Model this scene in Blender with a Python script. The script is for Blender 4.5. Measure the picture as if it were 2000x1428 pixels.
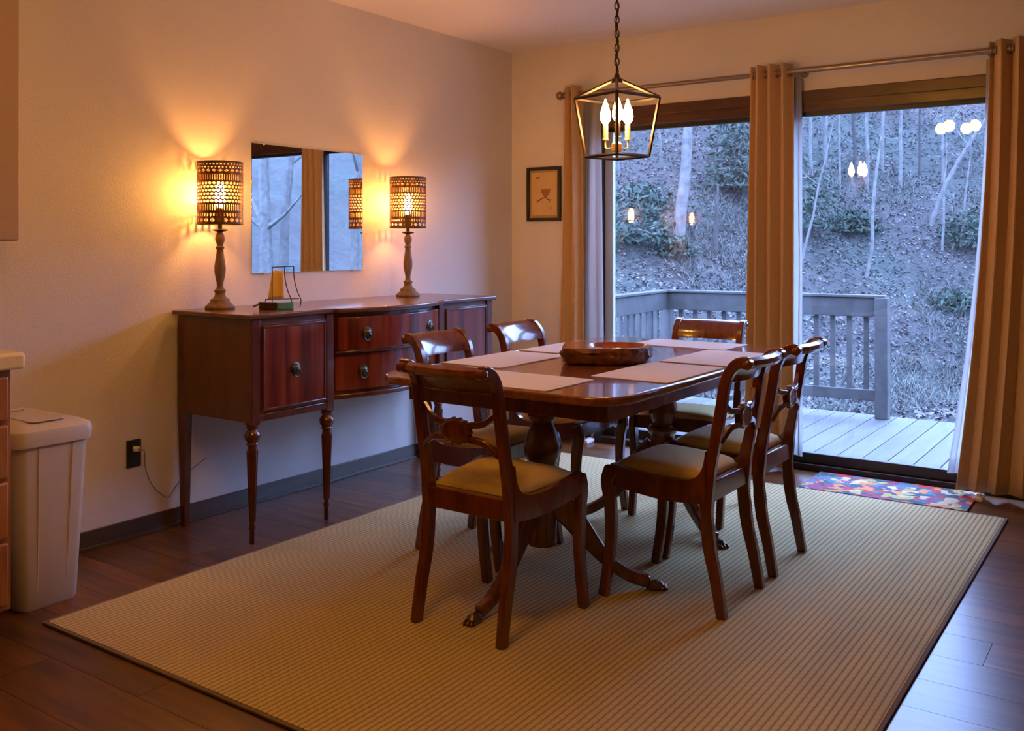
import bpy, bmesh, math, random
from mathutils import Vector, Matrix, noise
PI = math.pi
for o in list(bpy.data.objects): bpy.data.objects.remove(o)
SC = bpy.context.scene
COL = SC.collection
RND = random.Random(7)

# ------------------------------------------------------------------ camera
cam = bpy.data.cameras.new('camera'); camo = bpy.data.objects.new('camera', cam); COL.objects.link(camo)
camo.location = (3.563, -5.123, 1.188)
camo.rotation_euler = (PI/2, 0, math.radians(34.8))
cam.sensor_width = 36.0; cam.lens = 36.0*1850/2000
cam.shift_y = (475-714)/2000
cam.clip_start = 0.05; cam.clip_end = 300
SC.camera = camo
# ------------------------------------------------------------------ world, exposure
SKY = (0.33, 0.49, 1.0); SKY_STRENGTH = 18.5
w = bpy.data.worlds.new('dusk_sky'); SC.world = w; w.use_nodes = True
bg = w.node_tree.nodes['Background']; bg.inputs[0].default_value = (*SKY, 1); bg.inputs[1].default_value = SKY_STRENGTH
try: w.cycles.sampling_method = 'AUTOMATIC'
except Exception: pass
SC.view_settings.view_transform = 'Standard'
SC.view_settings.look = 'None'
SC.view_settings.gamma = 1.0
SC.view_settings.use_curve_mapping = False
SC.view_settings.exposure = 0.08
# strengths of the lamps' own bulbs (used in their builders)
E_CEIL, E_CANDLE, E_LAMP = 86.0, 215.0, 520.0
C_CEIL, C_CANDLE, C_LAMP = (1.0, 0.45, 0.055), (1.0, 0.50, 0.16), (1.0, 0.43, 0.09)

# ------------------------------------------------------------------ materials
def newmat(name):
    m = bpy.data.materials.new(name); m.use_nodes = True
    nt = m.node_tree; b = nt.nodes['Principled BSDF']
    return m, nt, b
def N(nt, t, **k):
    n = nt.nodes.new(t)
    for a, v in k.items(): setattr(n, a, v)
    return n
def ramp(nt, stops):
    r = N(nt, 'ShaderNodeValToRGB'); e = r.color_ramp.elements
    while len(e) < len(stops): e.new(0.5)
    for i, (p, c) in enumerate(stops): e[i].position = p; e[i].color = (*c, 1)
    return r
def coords(nt, scale=(1,1,1), rot=(0,0,0), rnd=False):
    tc = N(nt, 'ShaderNodeTexCoord'); mp = N(nt, 'ShaderNodeMapping')
    mp.inputs['Scale'].default_value = scale; mp.inputs['Rotation'].default_value = rot
    if rnd:
        oi = N(nt, 'ShaderNodeObjectInfo'); ad = N(nt, 'ShaderNodeVectorMath', operation='MULTIPLY_ADD')
        cx = N(nt, 'ShaderNodeCombineXYZ')
        for i in range(3): nt.links.new(oi.outputs['Random'], cx.inputs[i])
        ad.inputs[1].default_value = (37, 53, 71)
        nt.links.new(cx.outputs[0], ad.inputs[0]); nt.links.new(tc.outputs['Object'], ad.inputs[2])
        nt.links.new(ad.outputs[0], mp.inputs[0])
    else:
        nt.links.new(tc.outputs['Object'], mp.inputs[0])
    return mp
def plain(name, col, rough=0.5, metal=0.0, nscale=0, nvar=0.15, bump=0.0, bscale=200, coat=0.0, sheen=0.0, spec=0.5):
    m, nt, b = newmat(name)
    b.inputs['Base Color'].default_value = (*col, 1); b.inputs['Roughness'].default_value = rough
    b.inputs['Metallic'].default_value = metal; b.inputs['Coat Weight'].default_value = coat
    b.inputs['Coat Roughness'].default_value = 0.08; b.inputs['Sheen Weight'].default_value = sheen
    b.inputs['Specular IOR Level'].default_value = spec
    if nscale:
        mp = coords(nt); n = N(nt, 'ShaderNodeTexNoise'); n.inputs['Scale'].default_value = nscale; n.inputs['Detail'].default_value = 5
        r = ramp(nt, [(0.3, tuple(c*(1-nvar) for c in col)), (0.7, tuple(min(1, c*(1+nvar)) for c in col))])
        nt.links.new(mp.outputs[0], n.inputs['Vector']); nt.links.new(n.outputs['Fac'], r.inputs[0]); nt.links.new(r.outputs[0], b.inputs['Base Color'])
    if bump:
        mp2 = coords(nt); n2 = N(nt, 'ShaderNodeTexNoise'); n2.inputs['Scale'].default_value = bscale; n2.inputs['Detail'].default_value = 4
        bp = N(nt, 'ShaderNodeBump'); bp.inputs['Strength'].default_value = bump; bp.inputs['Distance'].default_value = 0.004
        nt.links.new(mp2.outputs[0], n2.inputs['Vector']); nt.links.new(n2.outputs['Fac'], bp.inputs['Height']); nt.links.new(bp.outputs[0], b.inputs['Normal'])
    return m
def wood(name, c1, c2, scale=(1,1,1), rough=0.3, coat=0.0, freq=4.0, rnd=False, bump=0.05, crough=0.06):
    """grain stretched by `scale` (small = along the grain)"""
    m, nt, b = newmat(name)
    mp = coords(nt, scale, rnd=rnd)
    n = N(nt, 'ShaderNodeTexNoise'); n.inputs['Scale'].default_value = freq; n.inputs['Detail'].default_value = 8; n.inputs['Distortion'].default_value = 0.6
    r = ramp(nt, [(0.3, c1), (0.5, tuple((a+d)/2 for a, d in zip(c1, c2))), (0.72, c2)])
    nt.links.new(mp.outputs[0], n.inputs['Vector']); nt.links.new(n.outputs['Fac'], r.inputs[0])
    out = r.outputs[0]
    if rnd:
        oi = N(nt, 'ShaderNodeObjectInfo'); hs = N(nt, 'ShaderNodeHueSaturation'); mr = N(nt, 'ShaderNodeMapRange')
        mr.inputs['To Min'].default_value = 0.72; mr.inputs['To Max'].default_value = 1.3
        nt.links.new(oi.outputs['Random'], mr.inputs['Value']); nt.links.new(mr.outputs[0], hs.inputs['Value']); nt.links.new(out, hs.inputs['Color']); out = hs.outputs[0]
    nt.links.new(out, b.inputs['Base Color'])
    b.inputs['Roughness'].default_value = rough; b.inputs['Coat Weight'].default_value = coat; b.inputs['Coat Roughness'].default_value = crough
    if bump:
        bp = N(nt, 'ShaderNodeBump'); bp.inputs['Strength'].default_value = bump; bp.inputs['Distance'].default_value = 0.002
        nt.links.new(n.outputs['Fac'], bp.inputs['Height']); nt.links.new(bp.outputs[0], b.inputs['Normal'])
    return m
def emissive(name, col, strength):
    m, nt, b = newmat(name)
    b.inputs['Base Color'].default_value = (1, 1, 1, 1)
    b.inputs['Emission Color'].default_value = (*col, 1); b.inputs['Emission Strength'].default_value = strength
    return m
M = {}
M['wall'] = plain('wall_paint', (0.66, 0.60, 0.57), 0.65, nscale=3, nvar=0.02, bump=0.35, bscale=140)
M['ceil'] = plain('ceiling_paint', (0.78, 0.70, 0.67), 0.8, bump=0.5, bscale=90)
M['mahog'] = wood('mahogany_chair', (0.085, 0.017, 0.007), (0.175, 0.040, 0.013), (6, 6, 1.0), 0.22, 0.5, 6)
M['tabletop'] = wood('mahogany_table_top', (0.13, 0.034, 0.011), (0.26, 0.080, 0.025), (7, 0.8, 7), 0.16, 0.6, 5, bump=0.02, crough=0.03)
M['tablew'] = wood('mahogany_table_base', (0.10, 0.024, 0.008), (0.20, 0.056, 0.018), (5, 5, 1.2), 0.22, 0.5, 6)
M['buffet'] = wood('mahogany_buffet', (0.062, 0.012, 0.006), (0.125, 0.028, 0.011), (5, 5, 1.0), 0.26, 0.35, 5)
M['buffet_side'] = wood('mahogany_buffet_side', (0.085, 0.024, 0.009), (0.135, 0.040, 0.015), (5, 5, 0.8), 0.32, 0.2, 4)
M['flame'] = wood('flame_mahogany_veneer', (0.055, 0.007, 0.004), (0.26, 0.038, 0.014), (6, 9, 0.5), 0.22, 0.45, 2.2)
M['buffet_top'] = wood('mahogany_buffet_top', (0.08, 0.022, 0.012), (0.14, 0.045, 0.022), (6, 0.6, 6), 0.25, 0.4, 5)
M['lampwood'] = wood('turned_lamp_wood', (0.13, 0.075, 0.035), (0.24, 0.15, 0.07), (8, 8, 1), 0.6, 0, 6)
M['bronze'] = plain('dark_bronze', (0.055, 0.04, 0.03), 0.38, 0.8)
M['lampblack'] = plain('lamp_socket_black', (0.02, 0.016, 0.013), 0.5, 0.3)
M['shade'] = plain('pierced_bronze_shade', (0.16, 0.075, 0.04), 0.42, 0.75)
M['pull'] = plain('antique_brass_pull', (0.085, 0.078, 0.06), 0.35, 0.85)
M['brass'] = plain('brass_paw', (0.16, 0.11, 0.06), 0.35, 0.9)
M['seat'] = plain('cream_seat_fabric', (0.78, 0.58, 0.19), 0.85, nscale=60, nvar=0.05, bump=0.25, bscale=500, sheen=0.2)
M['curtain'] = plain('tan_curtain', (0.54, 0.33, 0.14), 0.9, nscale=90, nvar=0.08, bump=0.2, bscale=400, sheen=0.2)
M['rod'] = plain('brushed_bronze_rod', (0.30, 0.22, 0.16), 0.32, 0.8)
M['doorwood'] = wood('stained_door_trim', (0.050, 0.016, 0.006), (0.095, 0.033, 0.012), (1.0, 6, 6), 0.28, 0.3, 6)
M['doordark'] = plain('dark_door_track', (0.022, 0.013, 0.010), 0.42)
M['alu'] = plain('pale_aluminium_frame', (0.52, 0.56, 0.60), 0.45, 0.2)
M['base'] = wood('dark_baseboard', (0.045, 0.026, 0.018), (0.085, 0.050, 0.033), (6, 0.8, 6), 0.35, 0.1, 5)
M['plank'] = wood('vinyl_plank', (0.062, 0.020, 0.006), (0.185, 0.073, 0.021), (0.9, 7, 5), 0.31, 0.08, 3.0, rnd=True, bump=0.06, crough=0.2)
M['subfloor'] = plain('floor_joint', (0.02, 0.012, 0.008), 0.7)
M['oak'] = wood('orange_oak_cabinet', (0.24, 0.085, 0.020), (0.42, 0.165, 0.045), (6, 6, 0.9), 0.4, 0.1, 4)
M['counter'] = plain('cream_laminate', (0.70, 0.60, 0.40), 0.35, nscale=90, nvar=0.06)
M['taupe'] = plain('taupe_edge_box', (0.44, 0.305, 0.245), 0.6)  # even tone, darker than the wall, for the box at the left edge
M['plastic'] = plain('beige_plastic', (0.50, 0.43, 0.37), 0.45, bump=0.1, bscale=300)
M['black'] = plain('black_plastic', (0.012, 0.012, 0.013), 0.35)
M['cream'] = plain('cream_plastic', (0.75, 0.68, 0.55), 0.4)
M['white'] = plain('white_plastic', (0.82, 0.82, 0.82), 0.4)
M['frameblack'] = plain('black_picture_frame', (0.012, 0.008, 0.007), 0.4)
M['paper'] = plain('tan_paper', (0.62, 0.42, 0.19), 0.8, nscale=12, nvar=0.08)
M['ink1'] = plain('russet_ink', (0.38, 0.13, 0.045), 0.8)
M['ink2'] = plain('dark_ink', (0.16, 0.08, 0.035), 0.8)
M['bark_red'] = wood('polished_burl', (0.20, 0.040, 0.012), (0.48, 0.12, 0.035), (4, 4, 4), 0.18, 0.6, 5, bump=0.1)
M['bark'] = plain('rough_bark_edge', (0.13, 0.040, 0.018), 0.4, nscale=35, nvar=0.7, bump=1.0, bscale=60)
M['placemat'] = None
M['hull_dark'] = plain('dark_hull', (0.035, 0.02, 0.012), 0.4)
M['hull_teal'] = plain('teal_hull', (0.10, 0.36, 0.52), 0.35)
M['sail'] = plain('amber_sail', (0.88, 0.58, 0.20), 0.6)
M['iron'] = plain('black_iron_wire', (0.018, 0.018, 0.022), 0.45, 0.5)
M['bulbglow'] = emissive('filament_bulb_glow', C_LAMP, E_LAMP)
M['candleglow'] = emissive('candle_bulb_glow', C_CANDLE, E_CANDLE)
M['globeglow'] = emissive('globe_glow', C_CEIL, E_CEIL)
M['sleeve'] = plain('gold_candle_sleeve', (0.75, 0.55, 0.28), 0.4, 0.3)
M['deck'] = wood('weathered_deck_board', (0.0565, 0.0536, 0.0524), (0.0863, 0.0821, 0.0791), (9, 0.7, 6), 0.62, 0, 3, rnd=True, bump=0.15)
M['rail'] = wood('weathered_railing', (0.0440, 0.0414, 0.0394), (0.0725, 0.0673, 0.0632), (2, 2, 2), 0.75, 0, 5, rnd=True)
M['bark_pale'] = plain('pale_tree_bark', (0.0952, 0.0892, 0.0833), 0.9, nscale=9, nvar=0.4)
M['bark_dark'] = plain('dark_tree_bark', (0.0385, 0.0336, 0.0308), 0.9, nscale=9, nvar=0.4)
M['house'] = plain('siding_outside', (0.35, 0.30, 0.26), 0.8)

def two_sided_fabric(name, col, trans=0.35):
    m, nt, b = newmat(name)
    b.inputs['Base Color'].default_value = (*col, 1); b.inputs['Roughness'].default_value = 0.9
    t = N(nt, 'ShaderNodeBsdfTranslucent'); t.inputs[0].default_value = (*col, 1)
    mx = N(nt, 'ShaderNodeMixShader'); mx.inputs[0].default_value = trans
    o = nt.nodes['Material Output']
    nt.links.new(b.outputs[0], mx.inputs[1]); nt.links.new(t.outputs[0], mx.inputs[2]); nt.links.new(mx.outputs[0], o.inputs[0])
    return m
M['lining'] = two_sided_fabric('white_curtain_lining', (0.72, 0.72, 0.72), 0.7)

def pane_mat():
    m, nt, b = newmat('clear_window_glass')
    nt.nodes.remove(b)
    tr = N(nt, 'ShaderNodeBsdfTransparent'); tr.inputs[0].default_value = (0.94, 0.97, 0.98, 1)
    gl = N(nt, 'ShaderNodeBsdfGlossy'); gl.inputs['Roughness'].default_value = 0.0
    fr = N(nt, 'ShaderNodeFresnel'); ge = N(nt, 'ShaderNodeNewGeometry'); mr = N(nt, 'ShaderNodeMapRange')
    mr.inputs['To Min'].default_value = 1.5; mr.inputs['To Max'].default_value = 1/1.5      # same reflectance entering and leaving the pane
    nt.links.new(ge.outputs['Backfacing'], mr.inputs['Value']); nt.links.new(mr.outputs[0], fr.inputs[0])
    mx = N(nt, 'ShaderNodeMixShader'); o = nt.nodes['Material Output']
    nt.links.new(fr.outputs[0], mx.inputs[0]); nt.links.new(tr.outputs[0], mx.inputs[1]); nt.links.new(gl.outputs[0], mx.inputs[2]); nt.links.new(mx.outputs[0], o.inputs[0])
    return m
M['pane'] = pane_mat()
def mirror_mat():
    m, nt, b = newmat('mirror_silver')
    b.inputs['Base Color'].default_value = (0.86, 0.9, 0.92, 1); b.inputs['Metallic'].default_value = 1; b.inputs['Roughness'].default_value = 0.01
    return m
M['mirror'] = mirror_mat()
def weave_mat(name, c1, c2, px, py, dist, rough=0.95, stag=True):
    """woven cloth: ribs along local Y every px metres, crossed every py metres"""
    m, nt, b = newmat(name)
    tc = N(nt, 'ShaderNodeTexCoord'); sp = N(nt, 'ShaderNodeSeparateXYZ'); nt.links.new(tc.outputs['Object'], sp.inputs[0])
    def mul(sock, k):
        q = N(nt, 'ShaderNodeMath', operation='MULTIPLY'); nt.links.new(sock, q.inputs[0]); q.inputs[1].default_value = k; return q.outputs[0]
    def op(o, a, bb=None, v=None):
        q = N(nt, 'ShaderNodeMath', operation=o); nt.links.new(a, q.inputs[0])
        if bb is not None: nt.links.new(bb, q.inputs[1])
        if v is not None: q.inputs[1].default_value = v
        return q.outputs[0]
    ux = mul(sp.outputs[0], 1/px); uy = mul(sp.outputs[1], 1/py)
    fx = op('FRACT', ux); ix = op('FLOOR', ux)
    sh = mul(ix, 0.5 if stag else 0.0)
    fy = op('FRACT', op('ADD', uy, sh))
    sx = op('SINE', mul(fx, PI)); sy = op('SINE', mul(fy, PI))
    hgt = op('ADD', mul(op('POWER', sx, v=0.5), 0.8), mul(op('POWER', sy, v=0.5), 0.2))
    n = N(nt, 'ShaderNodeTexNoise'); n.inputs['Scale'].default_value = 2.2; n.inputs['Detail'].default_value = 6
    nt.links.new(tc.outputs['Object'], n.inputs['Vector'])
    n2 = N(nt, 'ShaderNodeTexNoise'); n2.inputs['Scale'].default_value = 160; nt.links.new(tc.outputs['Object'], n2.inputs['Vector'])
    tone = op('ADD', op('ADD', mul(hgt, 0.75), mul(n.outputs['Fac'], 0.22)), mul(n2.outputs['Fac'], 0.12))
    r = ramp(nt, [(0.35, c1), (0.85, c2)]); nt.links.new(tone, r.inputs[0]); nt.links.new(r.outputs[0], b.inputs['Base Color'])
    bp = N(nt, 'ShaderNodeBump'); bp.inputs['Strength'].default_value = 0.8; bp.inputs['Distance'].default_value = dist
    nt.links.new(hgt, bp.inputs['Height']); nt.links.new(bp.outputs[0], b.inputs['Normal'])
    b.inputs['Roughness'].default_value = rough; b.inputs['Specular IOR Level'].default_value = 0.15
    return m
M['rug'] = weave_mat('ribbed_beige_rug', (0.235, 0.175, 0.078), (0.54, 0.425, 0.215), 0.0190, 0.028, 0.004)
M['rugedge'] = plain('rug_binding', (0.16, 0.12, 0.085), 0.95, bump=0.3, bscale=300)
M['placemat'] = weave_mat('grey_woven_placemat', (0.46, 0.41, 0.38), (0.66, 0.60, 0.57), 0.004, 0.004, 0.001)
def floral_mat():
    m, nt, b = newmat('floral_mat_print')
    mp = coords(nt)
    n = N(nt, 'ShaderNodeTexNoise'); n.inputs['Scale'].default_value = 16; n.inputs['Detail'].default_value = 5
    ad = N(nt, 'ShaderNodeMixRGB'); ad.blend_type = 'ADD'; ad.inputs[0].default_value = 0.12
    nt.links.new(mp.outputs[0], n.inputs['Vector']); nt.links.new(mp.outputs[0], ad.inputs[1]); nt.links.new(n.outputs['Color'], ad.inputs[2])
    v = N(nt, 'ShaderNodeTexVoronoi'); v.inputs['Scale'].default_value = 22; nt.links.new(ad.outputs[0], v.inputs['Vector'])
    sep = N(nt, 'ShaderNodeSeparateColor'); nt.links.new(v.outputs['Color'], sep.inputs[0])
    r = ramp(nt, [(0.0, (0.035, 0.075, 0.10)), (0.22, (0.07, 0.16, 0.20)), (0.36, (0.62, 0.22, 0.06)), (0.5, (0.55, 0.42, 0.26)), (0.62, (0.42, 0.04, 0.05)), (0.75, (0.26, 0.06, 0.12)), (0.88, (0.42, 0.36, 0.10))])
    r.color_ramp.interpolation = 'CONSTANT'; nt.links.new(sep.outputs[0], r.inputs[0])
    v2 = N(nt, 'ShaderNodeTexVoronoi'); v2.inputs['Scale'].default_value = 60; nt.links.new(ad.outputs[0], v2.inputs['Vector'])
    r2 = ramp(nt, [(0.15, (0.55, 0.46, 0.34)), (0.3, (1, 1, 1))]); nt.links.new(v2.outputs['Distance'], r2.inputs[0])
    mx = N(nt, 'ShaderNodeMixRGB'); mx.blend_type = 'MULTIPLY'; mx.inputs[0].default_value = 0.6
    nt.links.new(r.outputs[0], mx.inputs[1]); nt.links.new(r2.outputs[0], mx.inputs[2]); nt.links.new(mx.outputs[0], b.inputs['Base Color'])
    b.inputs['Roughness'].default_value = 0.95
    bp = N(nt, 'ShaderNodeBump'); bp.inputs['Strength'].default_value = 0.4; bp.inputs['Distance'].default_value = 0.002
    n3 = N(nt, 'ShaderNodeTexNoise'); n3.inputs['Scale'].default_value = 300; nt.links.new(n3.outputs['Fac'], bp.inputs['Height']); nt.links.new(bp.outputs[0], b.inputs['Normal'])
    return m
M['floral'] = floral_mat()
def ground_mat():
    m, nt, b = newmat('leaf_litter_ground')
    mp = coords(nt)
    n = N(nt, 'ShaderNodeTexNoise'); n.inputs['Scale'].default_value = 5; n.inputs['Detail'].default_value = 10; n.inputs['Roughness'].default_value = 0.75
    nt.links.new(mp.outputs[0], n.inputs['Vector'])
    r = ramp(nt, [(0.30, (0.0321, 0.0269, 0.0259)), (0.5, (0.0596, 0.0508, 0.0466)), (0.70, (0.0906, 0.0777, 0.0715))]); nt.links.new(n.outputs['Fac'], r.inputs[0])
    n2 = N(nt, 'ShaderNodeTexNoise'); n2.inputs['Scale'].default_value = 0.5; n2.inputs['Detail'].default_value = 5; nt.links.new(mp.outputs[0], n2.inputs['Vector'])
    r2 = ramp(nt, [(0.42, (0, 0, 0)), (0.62, (1, 1, 1))]); nt.links.new(n2.outputs['Fac'], r2.inputs[0])
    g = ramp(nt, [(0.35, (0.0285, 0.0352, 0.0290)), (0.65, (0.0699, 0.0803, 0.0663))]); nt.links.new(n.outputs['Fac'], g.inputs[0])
    mx = N(nt, 'ShaderNodeMixRGB'); nt.links.new(r2.outputs[0], mx.inputs[0]); nt.links.new(r.outputs[0], mx.inputs[1]); nt.links.new(g.outputs[0], mx.inputs[2])
    nt.links.new(mx.outputs[0], b.inputs['Base Color']); b.inputs['Roughness'].default_value = 0.95
    bp = N(nt, 'ShaderNodeBump'); bp.inputs['Strength'].default_value = 1.0; bp.inputs['Distance'].default_value = 0.15
    nt.links.new(n.outputs['Fac'], bp.inputs['Height']); nt.links.new(bp.outputs[0], b.inputs['Normal'])
    return m
M['ground'] = ground_mat()
def vary_mat(name, stops, rough=0.9):
    """colour varies over the pieces of one mesh by position"""
    m, nt, b = newmat(name)
    mp = coords(nt); n = N(nt, 'ShaderNodeTexWhiteNoise') if False else N(nt, 'ShaderNodeTexNoise'); n.inputs['Scale'].default_value = 14; n.inputs['Detail'].default_value = 2
    nt.links.new(mp.outputs[0], n.inputs['Vector']); r = ramp(nt, stops); nt.links.new(n.outputs['Fac'], r.inputs[0]); nt.links.new(r.outputs[0], b.inputs['Base Color'])
    b.inputs['Roughness'].default_value = rough
    return m
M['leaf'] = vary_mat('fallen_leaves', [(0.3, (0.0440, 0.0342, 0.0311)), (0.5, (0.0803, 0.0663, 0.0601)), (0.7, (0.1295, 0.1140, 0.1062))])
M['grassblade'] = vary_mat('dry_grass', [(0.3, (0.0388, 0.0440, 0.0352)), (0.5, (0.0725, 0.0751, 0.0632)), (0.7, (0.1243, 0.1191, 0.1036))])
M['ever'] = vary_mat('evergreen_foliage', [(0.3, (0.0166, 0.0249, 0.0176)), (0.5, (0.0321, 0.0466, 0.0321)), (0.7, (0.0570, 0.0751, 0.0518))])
M['twig'] = vary_mat('bare_twigs', [(0.3, (0.13, 0.10, 0.09)), (0.7, (0.34, 0.28, 0.25))])

# ------------------------------------------------------------------ mesh helpers
class MB:
    def __init__(s): s.v = []; s.f = []
    def add(s, vs, fs):
        o = len(s.v); s.v += [tuple(p) for p in vs]; s.f += [tuple(i+o for i in f) for f in fs]; return s
    def box(s, a, b, mat=None):
        x0, y0, z0 = a; x1, y1, z1 = b
        vs = [(x0,y0,z0),(x1,y0,z0),(x1,y1,z0),(x0,y1,z0),(x0,y0,z1),(x1,y0,z1),(x1,y1,z1),(x0,y1,z1)]
        if mat is not None: vs = [mat @ Vector(v) for v in vs]
        return s.add(vs, [(0,3,2,1),(4,5,6,7),(0,1,5,4),(1,2,6,5),(2,3,7,6),(3,0,4,7)])
    def prism(s, pts, z0, z1):
        n = len(pts)
        area = sum(pts[i][0]*pts[(i+1)%n][1]-pts[(i+1)%n][0]*pts[i][1] for i in range(n))
        if area < 0: pts = pts[::-1]
        vs = [(x, y, z0) for x, y in pts]+[(x, y, z1) for x, y in pts]
        fs = [tuple(range(n))[::-1], tuple(range(n, 2*n))]+[(i, (i+1)%n, n+(i+1)%n, n+i) for i in range(n)]
        return s.add(vs, fs)
    def lathe(s, prof, seg=20, mat=None):
        """prof: (r, z) from bottom to top"""
        vs = []; fs = []; k = len(prof)
        for r, z in prof:
            for j in range(seg):
                a = 2*PI*j/seg; vs.append(Vector((max(r, 1e-4)*math.cos(a), max(r, 1e-4)*math.sin(a), z)))
        for i in range(k-1):
            for j in range(seg):
                fs.append((i*seg+j, i*seg+(j+1)%seg, (i+1)*seg+(j+1)%seg, (i+1)*seg+j))
        fs.append(tuple(range(seg))[::-1]); fs.append(tuple((k-1)*seg+j for j in range(seg)))
        if mat is not None: vs = [mat @ v for v in vs]
        return s.add(vs, fs)
    def tube(s, pts, r, seg=8, closed=False):
        pts = [Vector(p) for p in pts]; n = len(pts)
        rs = r if isinstance(r, (list, tuple)) else [r]*n
        vs = []; fs = []; up = None
        for i, p in enumerate(pts):
            if closed: t = pts[(i+1)%n]-pts[i-1]
            else: t = pts[min(i+1, n-1)]-pts[max(i-1, 0)]
            t.normalize()
            if up is None:
                up = Vector((0, 0, 1)) if abs(t.z) < 0.9 else Vector((1, 0, 0))
            a = t.cross(up)
            if a.length < 1e-5: a = t.orthogonal()
            a.normalize(); b = a.cross(t).normalized(); up = b
            for j in range(seg):
                th = 2*PI*j/seg; vs.append(p+(a*math.cos(th)+b*math.sin(th))*rs[i])
        m = n if closed else n-1
        for i in range(m):
            for j in range(seg):
                k = (i+1) % n
                fs.append((i*seg+j, k*seg+j, k*seg+(j+1)%seg, i*seg+(j+1)%seg))
        if not closed: fs.append(tuple(range(seg))); fs.append(tuple((n-1)*seg+j for j in range(seg))[::-1])
        return s.add(vs, fs)
    def ribbon(s, pts, thick, width, mat=None):
        """curved bar in the local YZ plane (pts = (y, z)); thick across the curve, width along x (a pair for the ends)"""
        n = len(pts); ts = thick if isinstance(thick, (list, tuple)) else [thick]*n
        ws = width if isinstance(width, (list, tuple)) else [width]*n
        vs = []; fs = []
        for i in range(n):
            a = pts[max(i-1, 0)]; b = pts[min(i+1, n-1)]
            d = Vector((b[0]-a[0], b[1]-a[1])); d.normalize(); nx, nz = -d.y, d.x
            y, z = pts[i]; h = ts[i]/2; w2 = ws[i]/2
            for sx, sn in ((-1,-1),(1,-1),(1,1),(-1,1)): vs.append(Vector((sx*w2, y+nx*h*sn, z+nz*h*sn)))
        for i in range(n-1):
            for j in range(4): fs.append((i*4+j, i*4+(j+1)%4, (i+1)*4+(j+1)%4, (i+1)*4+j))
        fs.append((3,2,1,0)); q = (n-1)*4; fs.append((q, q+1, q+2, q+3))
        if mat is not None: vs = [mat @ v for v in vs]
        return s.add(vs, fs)
    def mesh(s, name, smooth=True, angle=35):
        me = bpy.data.meshes.new(name); me.from_pydata(s.v, [], s.f); me.update()
        bm = bmesh.new(); bm.from_mesh(me); bmesh.ops.recalc_face_normals(bm, faces=bm.faces); bm.to_mesh(me); bm.free()
        if smooth:
            me.shade_smooth(); me.set_sharp_from_angle(angle=math.radians(angle))
        return me
    def build(s, name, mat, parent=None, bevel=0, seg=2, smooth=True, loc=None, rot=None, angle=35):
        return link(name, s.mesh(name, smooth, angle), mat, parent, bevel, seg, loc, rot)
def link(name, me, mat, parent=None, bevel=0, seg=2, loc=None, rot=None):
    if mat is not None and not me.materials: me.materials.append(M[mat] if isinstance(mat, str) else mat)
    o = bpy.data.objects.new(name, me); COL.objects.link(o)
    if parent is not None: o.parent = parent
    if loc is not None: o.location = loc
    if rot is not None: o.rotation_euler = rot
    if bevel:
        b = o.modifiers.new('bevel', 'BEVEL'); b.width = bevel; b.segments = seg; b.limit_method = 'ANGLE'; b.angle_limit = math.radians(40)
        b.harden_normals = False
    return o
def thing(name, label, cat, loc=(0,0,0), rz=0, group=None):
    o = bpy.data.objects.new(name, None); COL.objects.link(o); o.location = loc; o.rotation_euler = (0, 0, rz); o.empty_display_size = 0.05
    return tag(o, label, cat, group)
def tag(o, label=None, cat=None, group=None, kind=None):
    if label: o['label'] = label
    if cat: o['category'] = cat
    if group: o['group'] = group
    if kind: o['kind'] = kind
    return o
def copy_tree(o, parent=None):
    c = o.copy(); COL.objects.link(c)
    if parent is not None: c.parent = parent
    for ch in list(o.children): copy_tree(ch, c)
    return c
def crom(pts, n=6):
    """Catmull-Rom through points"""
    out = []; P = [pts[0]]+list(pts)+[pts[-1]]
    for i in range(1, len(P)-2):
        p0, p1, p2, p3 = P[i-1], P[i], P[i+1], P[i+2]
        for k in range(n):
            t = k/n
            out.append(tuple(0.5*((2*b)+(-a+c)*t+(2*a-5*b+4*c-d)*t*t+(-a+3*b-3*c+d)*t**3) for a, b, c, d in zip(p0, p1, p2, p3)))
    out.append(tuple(pts[-1])); return out
def rrect(x0, x1, y0, y1, r, n=8):
    pts = []
    for cx, cy, a0 in ((x1-r, y0+r, -90), (x1-r, y1-r, 0), (x0+r, y1-r, 90), (x0+r, y0+r, 180)):
        for k in range(n+1):
            a = math.radians(a0+90*k/n); pts.append((cx+r*math.cos(a), cy+r*math.sin(a)))
    return pts

# ------------------------------------------------------------------ room shell
XL, YB, ZC = 0.12, -0.17, 2.397          # left wall face, window wall face, ceiling
XR, YF = 5.9, -8.2
DX0, DX1, DZ = 0.72, 3.10, 1.985         # door opening incl. trim
tag(MB().box((XL-0.15, YF-0.15, 0), (XL, 0, ZC)).build('wall_left', 'wall', smooth=False), kind='structure')
tag(MB().box((XL, YB, 0), (DX0, YB+0.15, ZC)).box((DX0, YB, DZ-0.04), (DX1, YB+0.15, ZC)).box((DX1, YB, 0), (XR, YB+0.15, ZC)).build('wall_back', 'wall', smooth=False), kind='structure')
tag(MB().box((XR, YF-0.15, 0), (XR+0.15, 0, ZC)).build('wall_right', 'wall', smooth=False), kind='structure')
tag(MB().box((XL, YF-0.15, 0), (XR, YF, ZC)).build('wall_front', 'wall', smooth=False), kind='structure')
tag(MB().box((XL-0.15, YF-0.15, ZC), (XR+0.15, 0, ZC+0.2)).build('ceiling', 'ceil', smooth=False), kind='structure')
fl = tag(MB().box((XL-0.15, YF-0.15, -0.2), (XR+0.15, 0, -0.006)).build('floor', 'subfloor', smooth=False), kind='structure')
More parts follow.
